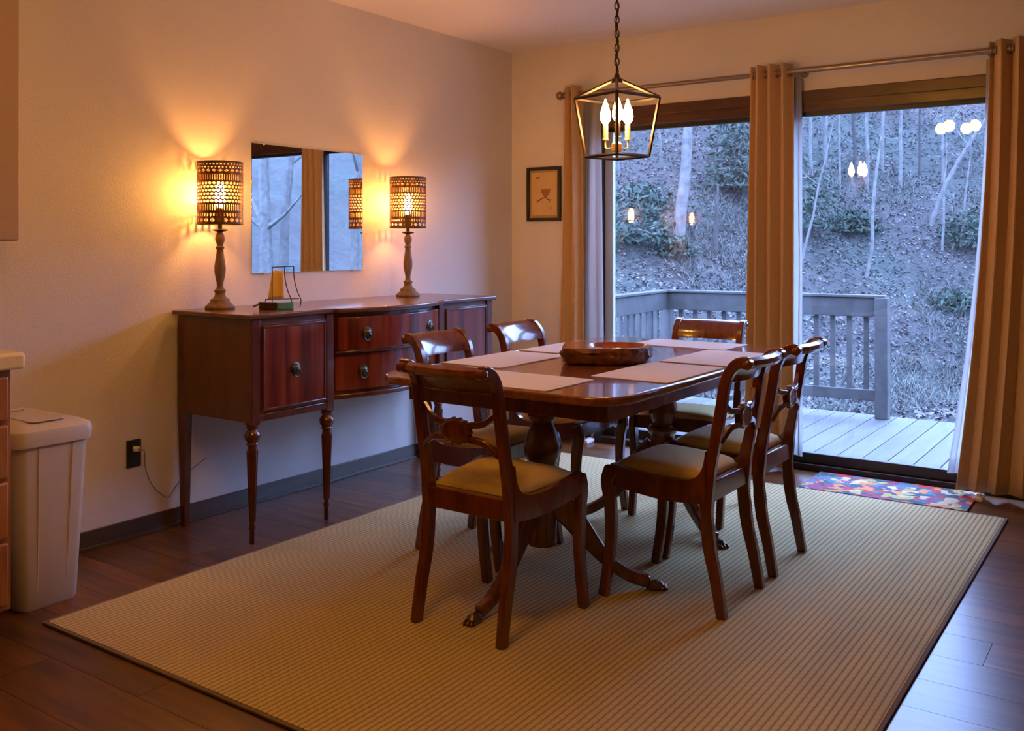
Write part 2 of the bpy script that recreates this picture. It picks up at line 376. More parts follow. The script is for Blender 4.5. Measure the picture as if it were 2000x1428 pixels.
# planks run along X
PWID, PLEN = 0.183, 1.22
pcache = {}
row = 0; y = YB
while y > YF:
    y0 = max(YF, y-PWID); x = XL-[0, 0.41, 0.82, 0.2, 0.65, 1.02][row % 6]
    while x < XR:
        a, b = max(x, XL), min(x+PLEN, XR)
        if b-a > 0.02:
            key = (round(b-a, 2), round(y-y0, 3))
            if key not in pcache:
                L, W = b-a-0.0016, y-y0-0.0016
                pcache[key] = MB().box((-L/2, -W/2, -0.006), (L/2, W/2, 0)).mesh('floor_plank', False)
            link('plank', pcache[key], 'plank', fl, bevel=0, loc=((a+b)/2, (y+y0)/2, 0))
        x += PLEN
    y -= PWID; row += 1
# baseboards
def baseboard(name, a, b, face):
    m = MB()
    if face == 'x': m.box((XL, a, 0), (XL+0.012, b, 0.075)).box((XL, a, 0), (XL+0.02, b, 0.014))
    elif face == 'y': m.box((a, YB-0.012, 0), (b, YB, 0.075)).box((a, YB-0.02, 0), (b, YB, 0.014))
    tag(m.build(name, 'base', bevel=0.002), kind='structure')
baseboard('baseboard_left', -3.655, YB, 'x')
baseboard('baseboard_back', XL+0.02, DX0-0.02, 'y')
baseboard('baseboard_right', DX1+0.04, XR, 'y')

# ------------------------------------------------------------------ sliding door
door = bpy.data.objects.new('door_1', None); COL.objects.link(door); tag(door, kind='structure')
# inner casing: stepped header board and side casings
MB().box((DX0-0.05, YB-0.018, 1.925), (DX1+0.05, YB, DZ)).build('header_casing', 'doorwood', door, bevel=0.004)
MB().box((DX0, YB-0.010, 1.875), (DX1, YB+0.12, 1.925)).build('header_rail', 'doorwood', door, bevel=0.003)
MB().box((DX0-0.006, YB-0.012, 1.918), (DX1+0.006, YB-0.008, 1.926)).build('header_bead', 'doorwood', door)
MB().box((DX0, YB-0.006, 0.0), (DX0+0.042, YB+0.12, 1.875)).build('jamb', 'doordark', door, bevel=0.002)
MB().box((DX1-0.045, YB-0.006, 0.0), (DX1, YB+0.12, 1.875)).build('jamb', 'doordark', door, bevel=0.002)
MB().box((DX0, YB-0.012, 0.0), (DX1, YB+0.14, 0.035)).build('sill_track', 'doordark', door, bevel=0.003)
def panel(x0, x1, y, sw, matn):
    MB().box((x0, y-0.017, 0.035), (x1, y+0.017, 0.088)).build('bottom_rail', 'doordark', door, bevel=0.003)
    MB().box((x0, y-0.017, 1.855), (x1, y+0.017, 1.878)).build('top_rail', 'doordark', door, bevel=0.002)
    MB().box((x0, y-0.017, 0.088), (x0+sw[0], y+0.017, 1.855)).build('stile', matn[0], door, bevel=0.003)
    MB().box((x1-sw[1], y-0.017, 0.088), (x1, y+0.017, 1.855)).build('stile', matn[1], door, bevel=0.003)
    MB().box((x0+sw[0], y-0.003, 0.088), (x1-sw[1], y+0.003, 1.855)).build('pane', 'pane', door, smooth=False)
panel(DX0+0.042, 1.92, YB+0.075, (0.055, 0.06), ('alu', 'doordark'))
panel(1.84, DX1-0.045, YB+0.035, (0.06, 0.05), ('doordark', 'doordark'))
MB().box((1.862, YB+0.008, 0.85), (1.882, YB+0.02, 1.1)).build('pull_handle', 'doordark', door, bevel=0.004)

# ------------------------------------------------------------------ rug and mats
rug = thing('area_rug', 'large beige ribbed area rug under the dining table', 'rug', (1.835, -2.055, 0))
RX, RY = 1.157, 1.482
MB().prism(rrect(-RX+0.012, RX-0.012, -RY+0.012, RY-0.012, 0.01, 2), 0.001, 0.010).build('woven_field', 'rug', rug, smooth=False)
MB().box((-RX, -RY, 0.001), (-RX+0.012, RY, 0.0092)).box((RX-0.012, -RY, 0.001), (RX, RY, 0.0092)).box((-RX+0.012, -RY, 0.001), (RX-0.012, -RY+0.012, 0.0092)).box((-RX+0.012, RY-0.012, 0.001), (RX-0.012, RY, 0.0092)).build('binding', 'rugedge', rug, bevel=0.002)
fm = MB().prism(rrect(-0.372, 0.372, -0.185, 0.185, 0.012, 3), 0.001, 0.011).build('door_mat', 'floral', bevel=0.002, loc=(2.455, -0.385, 0), rot=(0, 0, 0.01))
tag(fm, 'small colourful floral door mat in front of the sliding door', 'mat')

# ------------------------------------------------------------------ dining table
TZ = 0.74
T = thing('dining_table', 'double pedestal mahogany dining table with rounded corners on the rug', 'table', (1.79, -1.92, 0))
HX, HY = 0.475, 0.825
out = rrect(-HX, HX, -HY, HY, 0.13, 9)
def half(sgn):
    pts = [(x, y) for x, y in out if y*sgn > 0]
    pts.sort(key=lambda p: math.atan2(p[1]*sgn-0.2, p[0]))
    return [(HX, 0.0008*sgn)]+pts+[(-HX, 0.0008*sgn)]
for sgn in (-1, 1):
    MB().prism(half(sgn), TZ-0.027, TZ).build('table_leaf', 'tabletop', T, bevel=0.007, seg=3)
ap = MB()
ax, ay = HX-0.085, HY-0.11
ap.box((-ax, -ay, TZ-0.092), (ax, -ay+0.02, TZ-0.0275)).box((-ax, ay-0.02, TZ-0.092), (ax, ay, TZ-0.0275))
ap.box((-ax, -ay+0.02, TZ-0.092), (-ax+0.02, ay-0.02, TZ-0.0275)).box((ax-0.02, -ay+0.02, TZ-0.092), (ax, ay-0.02, TZ-0.0275))
ap.build('apron', 'tablew', T, bevel=0.002)
prof = [(0.048,0.155),(0.052,0.165),(0.050,0.19),(0.050,0.375),(0.060,0.385),(0.066,0.398),(0.062,0.412),(0.050,0.420),(0.048,0.432),(0.054,0.445),(0.061,0.470),(0.062,0.495),(0.054,0.530),(0.041,0.560),(0.035,0.575),(0.046,0.585),(0.050,0.598),(0.044,0.610),(0.038,0.625),(0.052,0.640),(0.070,0.652)]
legc = crom([(0.030,0.315),(0.085,0.270),(0.150,0.190),(0.225,0.105),(0.300,0.055),(0.365,0.036)], 5)
nl = len(legc)
for py, sg in ((-0.47, -1), (0.47, 1)):
    MB().lathe(prof, 28).build('pedestal', 'tablew', T, loc=(0, py, 0))
    MB().box((-0.16, -0.05, 0.652), (0.16, 0.05, TZ-0.0275)).build('cleat', 'tablew', T, bevel=0.006, loc=(0, py, 0))
    for a in (0, 120, -120):
        ang = math.radians(a)+(PI if sg < 0 else 0)
        R = Matrix.Translation((0, py, 0)) @ Matrix.Rotation(ang, 4, 'Z')
        lg = MB().ribbon(legc, [0.115-0.075*min(1, i/(nl*0.6)) for i in range(nl)], [0.042-0.008*i/nl for i in range(nl)]).build('leg', 'tablew', T, bevel=0.008, seg=3)
        lg.matrix_local = R
        # brass paw: cuff, three toes
        pw = MB().lathe([(0.014,0),(0.023,0.003),(0.024,0.015),(0.016,0.028),(0.004,0.032)], 12, Matrix.Translation((0,0.385,0.012)) @ Matrix.Diagonal((0.95,1.3,1.0,1)))
        for t in (-0.014, 0, 0.014):
            pw.lathe([(0.002,-0.0005),(0.008,0.002),(0.009,0.008),(0.005,0.014),(0.001,0.016)], 8, Matrix.Translation((t, 0.413, 0.0105)) @ Matrix.Diagonal((0.8,1.7,1,1)))
        pw.build('paw_foot', 'brass', lg)
# placemats
def placemat(x0, x1, y0, y1, label):
    w2, d2 = (x1-x0)/2, (y1-y0)/2
    o = MB().prism(rrect(-w2, w2, -d2, d2, 0.01, 3), 0, 0.0025).build('placemat', 'placemat', loc=((x0+x1)/2, (y0+y1)/2, TZ+0.0006))
    tag(o, label, 'placemat', 'grey woven placemats on the table')
placemat(1.325, 1.60, -2.37, -1.905, 'grey placemat on the buffet side, nearer the camera')
placemat(1.330, 1.61, -1.865, -1.40, 'grey placemat on the buffet side, nearer the window')
placemat(1.60, 2.02, -2.725, -2.43, 'grey placemat at the near end behind the closest chair')
placemat(1.60, 2.04, -1.40+0.02, -1.11, 'grey placemat at the far end nearest the sliding door')
placemat(1.965, 2.25, -2.365, -1.905, 'grey placemat on the right side, nearer the camera')
placemat(1.975, 2.255, -1.865, -1.40, 'grey placemat on the right side, nearer the window')
# burl bowl
BW = thing('burl_bowl', 'live edge burl wood slab hollowed into a bowl on the table', 'bowl', (1.846, -1.962, TZ+0.0032), math.radians(28))
hb = MB(); seg = 72; vs = []; fs = []
def rim(a):      # outline radius of the slab: a blunt block towards -x, round bowl elsewhere
    c, q = math.cos(a), abs(math.sin(a))
    r = 0.130 if c > -0.05 else max(0.130, min(0.198/abs(c), 0.135/max(q, 1e-3)))
    return r+0.004*math.sin(5*a+0.6)+0.003*math.sin(11*a)
rings = []
for (k, z) in ((0.90, 0.0), (0.95, 0.008), (0.97, 0.017), (0.99, 0.026), (1.0, 0.035), (1.0, 0.044), (1.0, 0.053), (0.985, 0.060)):
    rings.append([(rim(2*PI*j/seg)*k*(1+(0.10 if z < 0.05 else 0.04)*noise.noise(Vector((7*math.cos(2*PI*j/seg), 7*math.sin(2*PI*j/seg), z*70)))), z, j) for j in range(seg)])
for rg in rings:
    for r, z, j in rg: vs.append((r*math.cos(2*PI*j/seg), r*math.sin(2*PI*j/seg), z))
for (r, z) in ((0.114, 0.060), (0.104, 0.042), (0.072, 0.020), (0.03, 0.014), (0.001, 0.0135)):
    for j in range(seg): vs.append((0.006+r*math.cos(2*PI*j/seg), r*math.sin(2*PI*j/seg), z))
nr = 13
for i in range(nr-1):
    for j in range(seg): fs.append((i*seg+j, i*seg+(j+1)%seg, (i+1)*seg+(j+1)%seg, (i+1)*seg+j))
fs.append(tuple(range(seg))[::-1])
outer = MB(); outer.add(vs[:8*seg], [f for f in fs[:7*seg]]+[fs[-1]]); outer.build('bark_edge', 'bark', BW, angle=60)
inner = MB(); inner.add(vs[7*seg:], [tuple(i-7*seg for i in f) for f in fs[7*seg:-1]]); inner.build('hollow', 'bark_red', BW, angle=60)

# ------------------------------------------------------------------ chairs
BX, FX = 0.165, 0.196
post = crom([(-0.203,0.0),(-0.181,0.121),(-0.160,0.213),(-0.148,0.34),(-0.154,0.438),(-0.174,0.537),(-0.197,0.668),(-0.206,0.728),(-0.222,0.773),(-0.252,0.804),(-0.285,0.808)], 4)
fleg = crom([(0.203,0.0),(0.183,0.122),(0.174,0.226),(0.178,0.320),(0.186,0.385),(0.170,0.428)], 4)
def make_chair():
    t = thing('dining_chair', 'x', 'chair')
    n = len(post)
    th = []
    for y, z in post: th.append(0.034+0.012*max(0, 1-abs(z-0.40)/0.12) if z > 0.3 else 0.032+0.010*min(1, z/0.3))
    for s in (-1, 1):
        o = MB().ribbon(post, th, 0.028).build('back_leg', 'mahog', t, bevel=0.004); o.location.x = s*BX; o.rotation_euler.y = -s*0.016
        sc = MB().lathe([(0.004,-0.016),(0.016,-0.014),(0.017,0.011),(0.010,0.016),(0.004,0.018)], 14, Matrix.Translation((0,-0.282,0.802)) @ Matrix.Rotation(s*PI/2, 4, 'Y')).build('scroll', 'mahog', o)
    m = len(fleg)
    for s in (-1, 1):
        o = MB().ribbon(fleg, [0.034+0.022*(i/m)**2 for i in range(m)], 0.030).build('front_leg', 'mahog', t, bevel=0.006, seg=3); o.location.x = s*FX
    # side rails: shaped boards slanting from back leg to front leg
    top = crom([(-0.150,0.520),(-0.138,0.462),(-0.105,0.428),(-0.03,0.420),(0.08,0.430),(0.172,0.446)], 4)
    bot = crom([(-0.150,0.352),(-0.10,0.350),(-0.02,0.348),(0.07,0.358),(0.13,0.368),(0.172,0.375)], 4)
    for s in (-1, 1):
        r = MB(); vs = []; fs = []
        k = len(top)
        for (yt, zt), (yb, zb) in zip(top, bot):
            for (yy, zz) in ((yt, zt), (yb, zb)):
                u = (yy+0.15)/0.322; cx = s*(BX+(FX-BX)*u)
                vs += [(cx-0.011, yy, zz), (cx+0.011, yy, zz)]
        for i in range(k-1):
            a = i*4; b = a+4
            fs += [(a, b, b+1, a+1), (a+2, a+3, b+3, b+2), (a, a+2, b+2, b), (a+1, b+1, b+3, a+3)]
        fs += [(0,1,3,2), ((k-1)*4, (k-1)*4+2, (k-1)*4+3, (k-1)*4+1)]
        r.add(vs, fs).build('side_rail', 'mahog', t, bevel=0.003)
    MB().box((-FX+0.012, 0.166, 0.378), (FX-0.012, 0.190, 0.437)).build('front_rail', 'mahog', t, bevel=0.004)
    MB().box((-BX+0.012, -0.163, 0.352), (BX-0.012, -0.139, 0.418)).build('back_rail', 'mahog', t, bevel=0.004)
    # seat cushion: drop-in pad
    c = MB(); vs = []; fs = []; nx, ny = 14, 14
    for j in range(ny+1):
        v = j/ny; yy = -0.136+0.315*v
        hw = (BX-0.013)+(FX-BX)*((yy+0.15)/0.322)
        for i in range(nx+1):
            u = i/nx*2-1
            e = max(0, 1-abs(u)**6)*max(0, 1-abs(2*v-1)**6)
            vs.append((u*hw, yy, 0.420+0.010*v+0.030*e**0.5+0.010*(1-u*u)*(1-(2*v-1)**2)))
    for j in range(ny):
        for i in range(nx):
            a = j*(nx+1)+i; fs.append((a, a+1, a+nx+2, a+nx+1))
    base = len(vs)
    c.add(vs, fs)
    o = c.build('seat_cushion', 'seat', t, angle=80)
    sd = o.modifiers.new('thickness', 'SOLIDIFY'); sd.thickness = 0.012; sd.offset = -1
    # crest rail: board plus rolled top, bowed backwards
    def sweep(prof2, x0, x1, n, bow):
        g = MB(); k = len(prof2); vs = []; fs = []
        for i in range(n+1):
            u = i/n*2-1; x = x0+(x1-x0)*i/n; dy = -bow*(1-u*u)
            for y, z in prof2: vs.append((x, y+dy, z))
        for i in range(n):
            for j in range(k): fs.append((i*k+j, (i+1)*k+j, (i+1)*k+(j+1)%k, i*k+(j+1)%k))
        fs += [tuple(range(k)), tuple(n*k+j for j in range(k))[::-1]]
        return g.add(vs, fs)
    pr = [(-0.194,0.738),(-0.199,0.760),(-0.212,0.783),(-0.233,0.803),(-0.252,0.816),(-0.272,0.820),(-0.288,0.812),(-0.292,0.798),(-0.284,0.787),(-0.268,0.784),(-0.252,0.787),(-0.233,0.775),(-0.221,0.758),(-0.215,0.738)]
    cr = sweep(pr, -BX+0.024, BX-0.024, 14, 0.024).build('crest_rail', 'mahog', t)
    # splat: two crossing bars and an oval medallion, all in the plane of the back
    yb = -0.190
    def bar(zs, name):
        g = MB(); vs = []; fs = []; n = 24
        for i in range(n+1):
            u = i/n*2-1; x = u*(BX-0.021); z = zs(u); dy = -0.018*(1-u*u)
            d = 0.010
            for yy, zz in ((yb+0.009+dy, z-d), (yb-0.009+dy, z-d), (yb-0.009+dy, z+d), (yb+0.009+dy, z+d)): vs.append((x, yy, zz))
        for i in range(n):
            for j in range(4): fs.append((i*4+j, i*4+(j+1)%4, i*4+4+(j+1)%4, i*4+4+j))
        fs += [(0,1,2,3), (n*4+3, n*4+2, n*4+1, n*4)]
        g.add(vs, fs).build(name, 'mahog', t, bevel=0.003)
    bar(lambda u: 0.626+0.050*abs(u)**2.2-0.004*math.cos(u*9), 'upper_slat')
    bar(lambda u: 0.601-0.045*abs(u)**2.2+0.004*math.cos(u*9), 'lower_slat')
    md = MB().lathe([(0.004,-0.013),(0.030,-0.013),(0.036,-0.009),(0.036,0.009),(0.030,0.013),(0.022,0.011),(0.004,0.013)], 24, Matrix.Translation((0, yb-0.018, 0.614)) @ Matrix.Diagonal((1.5,1,1.02,1)) @ Matrix.Rotation(PI/2, 4, 'X'))
    for i in range(14):
        a = 2*PI*i/14
        md.lathe([(0.001,-0.009),(0.006,-0.007),(0.006,0.007),(0.001,0.009)], 6, Matrix.Translation((0.052*math.cos(a), yb-0.018, 0.614+0.036*math.sin(a))) @ Matrix.Rotation(PI/2, 4, 'X'))
    md.build('medallion', 'mahog', t)
    return t
ch = make_chair()
CH = [(1.805, -2.672, math.radians(-1), 'mahogany dining chair at the near end, its pierced back towards the camera'),
      (2.208, -2.146, PI/2, 'mahogany dining chair on the right side, nearer the camera'),
      (2.208, -1.688, PI/2+0.01, 'mahogany dining chair on the right side, nearer the sliding door'),
      (1.392, -2.165, -PI/2, 'mahogany dining chair in front of the buffet drawers, left side of the table'),
      (1.386, -1.595, -PI/2+0.02, 'mahogany dining chair on the left side, in front of the bare wall corner'),
      (1.825, -1.235, PI+math.radians(4), 'mahogany dining chair at the far end, its back against the window view')]
for i, (x, y, a, lab) in enumerate(CH):
    o = ch if i == 0 else copy_tree(ch)
    o.location = (x, y, 0.0102 if i < 9 else 0); o.rotation_euler = (0, 0, a)
    tag(o, lab, 'chair', 'chairs around the dining table')

# ------------------------------------------------------------------ buffet
B = thing('buffet_sideboard', 'dark mahogany bow-front buffet on turned legs against the left wall', 'sideboard', (0.38, -1.86, 0))
# local frame: x towards the room, y along the wall
x0, xf = -0.235, 0.222            # back, front face of the end cabinets
ye, yi = 0.80, 0.355              # outer end, inner edge of end cabinets
zb, zt = 0.480, 0.888
def bow(y, base, depth, hw=0.355): return base+depth*(1-(y/hw)**2)
for s in (-1, 1):
    a, b = sorted((s*yi, s*ye))
    MB().box((x0, a, zb), (xf, b, zt)).build('end_cabinet', 'buffet_side', B, bevel=0.003)
    MB().box((xf, a+0.028, zb), (xf+0.006, b-0.028, zb+0.03)).build('bottom_moulding', 'buffet', B, bevel=0.003)
    # framed door with veneer panel
    d = MB().box((xf, a+0.046, zb+0.034), (xf+0.008, b-0.046, zt-0.022)).build('door', 'buffet', B, bevel=0.002)
    MB().box((xf+0.008, a+0.062, zb+0.05), (xf+0.0115, b-0.062, zt-0.038)).build('veneer_panel', 'flame', d, bevel=0.001)
    fr = MB(); A0, A1, Z0, Z1, wd = a+0.052, b-0.052, zb+0.04, zt-0.028, 0.011
    for p, q in (((A0,Z0),(A1,Z0+wd)), ((A0,Z1-wd),(A1,Z1)), ((A0,Z0+wd),(A0+wd,Z1-wd)), ((A1-wd,Z0+wd),(A1,Z1-wd))):
        fr.box((xf+0.008, p[0], p[1]), (xf+0.0155, q[0], q[1]))
    fr.build('door_moulding', 'buffet', d, bevel=0.003)
    def pull(parent, x, y, z, rz=0):
        mt = Matrix.Translation((x, y, z)) @ Matrix.Rotation(rz, 4, 'Z') @ Matrix.Rotation(PI/2, 4, 'Y')
        g = MB().lathe([(0.004,0),(0.026,0.0),(0.027,0.003),(0.020,0.005),(0.016,0.010),(0.008,0.014),(0.002,0.015)], 20, mt)
        ring = [mt @ Vector((0.010+0.0175*math.cos(2*PI*k/18)+0.006, 0.0175*math.sin(2*PI*k/18), 0.011)) for k in range(18)]
        g.tube(ring, 0.0032, 6, closed=True)
        g.build('ring_pull', 'pull', parent)
    pull(d, xf+0.0115, (a+b)/2, (zb+zt)/2-0.01)
    # hinges on the outer stile
    for zz in (zb+0.07, zt-0.06):
        MB().lathe([(0.003,-0.014),(0.003,0.014)], 8, Matrix.Translation((xf+0.009, (a+0.044) if s < 0 else (b-0.044), zz))).build('hinge', 'pull', d)
# centre section, bow front
n = 20
ys = [-yi+2*yi*i/n for i in range(n+1)]
MB().prism([(x0, -yi), *[(bow(y, xf-0.012, 0.075), y) for y in ys], (x0, yi)], 0.532, zt).build('centre_carcass', 'buffet', B)
MB().prism([(x0, -yi+0.001), *[(bow(y, xf+0.004, 0.078), y*0.997) for y in ys], (x0, yi-0.001)], 0.512, 0.534).build('base_moulding', 'buffet', B, bevel=0.006, seg=3)
def bow_drawer(z0, z1, base, name):
    inner = [(bow(y, xf-0.014, 0.075), y) for y in ys]
    outer = [(bow(y, base, 0.078), y) for y in ys]
    k = 0.955
    inner = [(x, y*k) for x, y in inner]; outer = [(x, y*k) for x, y in outer]
    d = MB().prism(inner+outer[::-1], z0, z1).build(name, 'flame', B, bevel=0.004, seg=2)
    for yy in (-0.215, 0.215):
        sl = math.atan(-2*0.078*yy/(yi*yi))
        pull(d, bow(yy/k, base, 0.078)-0.0005, yy, (z0+z1)/2, -sl*0.0+math.atan2(2*0.078*yy, yi*yi))
    return d
bow_drawer(0.722, 0.868, xf+0.020, 'drawer')
bow_drawer(0.545, 0.712, xf-0.002, 'drawer')
MB().prism([(xf-0.013, -yi*0.99), *[(bow(y, xf+0.016, 0.078), y*0.99) for y in ys], (xf-0.013, yi*0.99)], 0.711, 0.721).build('drawer_divider', 'buffet', B, bevel=0.002)
# top
tp = [(x0-0.012, -ye-0.022), (xf+0.022, -ye-0.022), (xf+0.022, -yi-0.012), (xf+0.040, -yi-0.005)]
tp += [(bow(y, xf+0.040, 0.078), y) for y in ys[1:-1]]+[(xf+0.040, yi+0.005), (xf+0.022, yi+0.012), (xf+0.022, ye+0.022), (x0-0.012, ye+0.022)]
MB().prism(tp, zt, 0.908).build('top', 'buffet_top', B, bevel=0.005, seg=3)
# legs: four turned in front, two square at the back; the front posts run up the case as stiles
tl = [(0.008,0.0),(0.011,0.006),(0.0105,0.055),(0.0135,0.062),(0.0135,0.070),(0.0105,0.078),(0.0195,0.375),(0.018,0.388),(0.023,0.392),(0.023,0.398),(0.019,0.402),(0.028,0.412),(0.0315,0.424),(0.030,0.436),(0.022,0.446),(0.018,0.452),(0.023,0.458),(0.023,0.466),(0.018,0.470)]
for yy in (-ye+0.022, -yi-0.022, yi+0.022, ye-0.022):
    l = MB().lathe(tl, 20, Matrix.Translation((xf-0.014, yy, 0))).build('front_leg', 'buffet', B, angle=50)
    MB().box((xf-0.036, yy-0.0215, 0.470), (xf+0.0095, yy+0.0215, zt-0.0005)).build('stile', 'buffet', l, bevel=0.003)
    fl_ = MB()
    for k in range(10):
        a = 2*PI*k/10
        fl_.tube([(xf-0.014+r*math.cos(a), yy+r*math.sin(a), z) for r, z in ((0.0112, 0.09), (0.0195, 0.368))], [0.002, 0.0035], 5)
    fl_.build('reeding', 'buffet', l)
for yy in (-ye+0.02, ye-0.02):
    g = MB(); vs = []; fs = []
    for z, h in ((0, 0.013), (zb, 0.021), (zt-0.001, 0.021)):
        vs += [(x0+0.02-h, yy-h, z), (x0+0.02+h, yy-h, z), (x0+0.02+h, yy+h, z), (x0+0.02-h, yy+h, z)]
    for i in range(2):
        for j in range(4): fs.append((i*4+j, i*4+(j+1)%4, i*4+4+(j+1)%4, i*4+4+j))
    fs += [(3,2,1,0), (8,9,10,11)]
    g.add(vs, fs).build('back_leg', 'buffet', B, bevel=0.002)

# ------------------------------------------------------------------ table lamps
ZBUF = 0.908
def shade_mesh():
    r = 0.095; H = 0.266; g = MB()
    def pt(u, v): a = 2*PI*u; return (r*math.cos(a), r*math.sin(a), v)
    def solid(v0, v1, n=48):
        for i in range(n): g.add([pt(i/n, v0), pt((i+1)/n, v0), pt((i+1)/n, v1), pt(i/n, v1)], [(0,1,2,3)])
    def holes(v0, v1, n, shape, fx, fy, off=0.0):
        for i in range(n):
            u0, u1 = (i+off)/n, (i+1+off)/n; uc, vc = (u0+u1)/2, (v0+v1)/2; hu, hv = (u1-u0)/2, (v1-v0)/2
            rect = [(1,0),(1,1),(0,1),(-1,1),(-1,0),(-1,-1),(0,-1),(1,-1)]
            if shape == 'rect': hole = [(fx*x, fy*y) for x, y in rect]
            elif shape == 'diamond': hole = [(fx,0),(fx*0.5,fy*0.5),(0,fy),(-fx*0.5,fy*0.5),(-fx,0),(-fx*0.5,-fy*0.5),(0,-fy),(fx*0.5,-fy*0.5)]
            else: hole = [(fx*math.cos(k*PI/4), fy*math.sin(k*PI/4)) for k in range(8)]
            vs = [pt(uc+x*hu, vc+y*hv) for x, y in rect]+[pt(uc+x*hu, vc+y*hv) for x, y in hole]
            g.add(vs, [(k, (k+1)%8, 8+(k+1)%8, 8+k) for k in range(8)])
    solid(0, 0.008)
    holes(0.008, 0.030, 22, 'round', 0.72, 0.74)
    holes(0.030, 0.052, 44, 'round', 0.62, 0.66)
    solid(0.052, 0.057)
    holes(0.057, 0.086, 60, 'rect', 0.40, 0.86)
    solid(0.086, 0.090)
    for k in range(6): holes(0.090+0.015*k, 0.105+0.015*k, 34, 'round', 0.78, 0.80, 0.5*(k % 2))
    solid(0.180, 0.184)
    holes(0.184, 0.212, 60, 'rect', 0.40, 0.86)
    solid(0.212, 0.217)
    holes(0.217, 0.233, 24, 'diamond', 0.80, 0.80)
    holes(0.233, 0.246, 40, 'diamond', 0.6, 0.7)
    holes(0.246, 0.259, 40, 'round', 0.62, 0.66, 0.5)
    solid(0.259, H)
    me = g.mesh('lamp_shade', False)
    bm = bmesh.new(); bm.from_mesh(me); bmesh.ops.remove_doubles(bm, verts=bm.verts, dist=1e-5); bm.to_mesh(me); bm.free()
    return me
lprof = [(0.060,0.0),(0.063,0.004),(0.062,0.011),(0.054,0.017),(0.046,0.024),(0.040,0.032),(0.040,0.040),(0.030,0.044),(0.022,0.056),(0.020,0.068),(0.024,0.073),(0.024,0.080),(0.016,0.085),(0.013,0.096),(0.014,0.110),(0.019,0.132),(0.0235,0.158),(0.0235,0.180),(0.020,0.205),(0.0155,0.235),(0.014,0.252),(0.018,0.257),(0.018,0.264),(0.013,0.268),(0.014,0.276),(0.0195,0.290),(0.0205,0.302),(0.017,0.315),(0.012,0.322),(0.012,0.327)]
def make_lamp():
    t = thing('table_lamp', 'x', 'lamp')
    MB().lathe(lprof, 24).build('turned_base', 'lampwood', t, angle=50)
    MB().lathe([(0.010,0.327),(0.031,0.333),(0.033,0.337),(0.028,0.339),(0.010,0.341)], 20).build('drip_dish', 'lampblack', t)
    MB().lathe([(0.009,0.341),(0.009,0.362),(0.018,0.366),(0.019,0.400),(0.017,0.428),(0.011,0.431)], 16).build('socket', 'lampblack', t)
    sh = link('lamp_shade', shade_mesh(), 'shade', t, loc=(0, 0, 0.358))
    sd = sh.modifiers.new('thickness', 'SOLIDIFY'); sd.thickness = 0.0012
    sp = MB()
    for k in range(3):
        a = 2*PI*k/3+0.4; sp.tube([(0.017*math.cos(a), 0.017*math.sin(a), 0.402), (0.0945*math.cos(a), 0.0945*math.sin(a), 0.402)], 0.0014, 6)
    sp.tube([(0.094*math.cos(2*PI*k/40), 0.094*math.sin(2*PI*k/40), 0.623) for k in range(40)], 0.0022, 6, closed=True)
    sp.tube([(0.094*math.cos(2*PI*k/40), 0.094*math.sin(2*PI*k/40), 0.359) for k in range(40)], 0.0022, 6, closed=True)
    sp.build('shade_fitter', 'lampblack', t)
    MB().lathe([(0.008,0.431),(0.012,0.437),(0.018,0.455),(0.0205,0.480),(0.019,0.510),(0.011,0.532),(0.002,0.542)], 14).build('light_bulb', 'bulbglow', t)
    return t
lp = make_lamp(); lp.location = (0.237, -2.518, ZBUF+0.0005)
tag(lp, 'pierced shade table lamp at the near end of the buffet, left of the mirror', 'lamp', 'lit table lamps on the buffet')
lp2 = copy_tree(lp); lp2.location = (0.275, -1.35, ZBUF+0.0005); lp2.rotation_euler = (0, 0, 0.3)
tag(lp2, 'pierced shade table lamp at the far end of the buffet, right of the mirror', 'lamp', 'lit table lamps on the buffet')

# ------------------------------------------------------------------ wall mirror
MR = thing('wall_mirror', 'frameless rectangular mirror on the left wall above the buffet', 'mirror', (XL, -1.895, 1.348))
MB().box((0.001, -0.362, -0.299), (0.006, 0.362, 0.299)).build('mirror_glass', 'mirror', MR, bevel=0.0015, seg=1, smooth=False)
for yy, zz, rx in ((-0.29, 0.299, 0), (0.29, 0.299, 0), (-0.362, 0.12, 1), (0.362, 0.02, 1), (0.29, -0.299, 0), (-0.29, -0.299, 0)):
    MB().lathe([(0.001,0.0),(0.006,0.0),(0.006,0.008),(0.003,0.010)], 10, Matrix.Translation((0.001, yy, zz)) @ Matrix.Rotation(PI/2, 4, 'Y')).build('clip', 'alu', MR)

# ------------------------------------------------------------------ boat ornament
BO = thing('sailboat_ornament', 'small metal sailboat with amber sail and teal hull on the buffet', 'ornament', (0.475, -2.415, ZBUF+0.0005), math.radians(52))
def hull(x0, x1, name, m):
    g = MB(); vs = []; fs = []; n = 8
    for i in range(n+1):
        x = x0+(x1-x0)*i/n; u = (x+0.075)/0.15
        wd = 0.020*math.sin(PI*min(1, max(0.06, u*0.9+0.06)))**0.6
        vs += [(x, -wd*0.75, 0.0), (x, wd*0.75, 0.0), (x, wd, 0.030+0.004*(2*u-1)**2), (x, -wd, 0.030+0.004*(2*u-1)**2)]
    for i in range(n):
        for j in range(4): fs.append((i*4+j, i*4+(j+1)%4, i*4+4+(j+1)%4, i*4+4+j))
    fs += [(0,1,2,3), (n*4+3, n*4+2, n*4+1, n*4)]
    g.add(vs, fs).build(name, m, BO, bevel=0.003)
hull(-0.072, 0.0, 'bow_hull', 'hull_dark'); hull(0.0005, 0.070, 'stern_hull', 'hull_teal')
MB().tube([(-0.072,0,0.024),(-0.095,0,0.014)], 0.004, 6).build('bowsprit', 'hull_dark', BO)
g = MB(); vs = []; fs = []
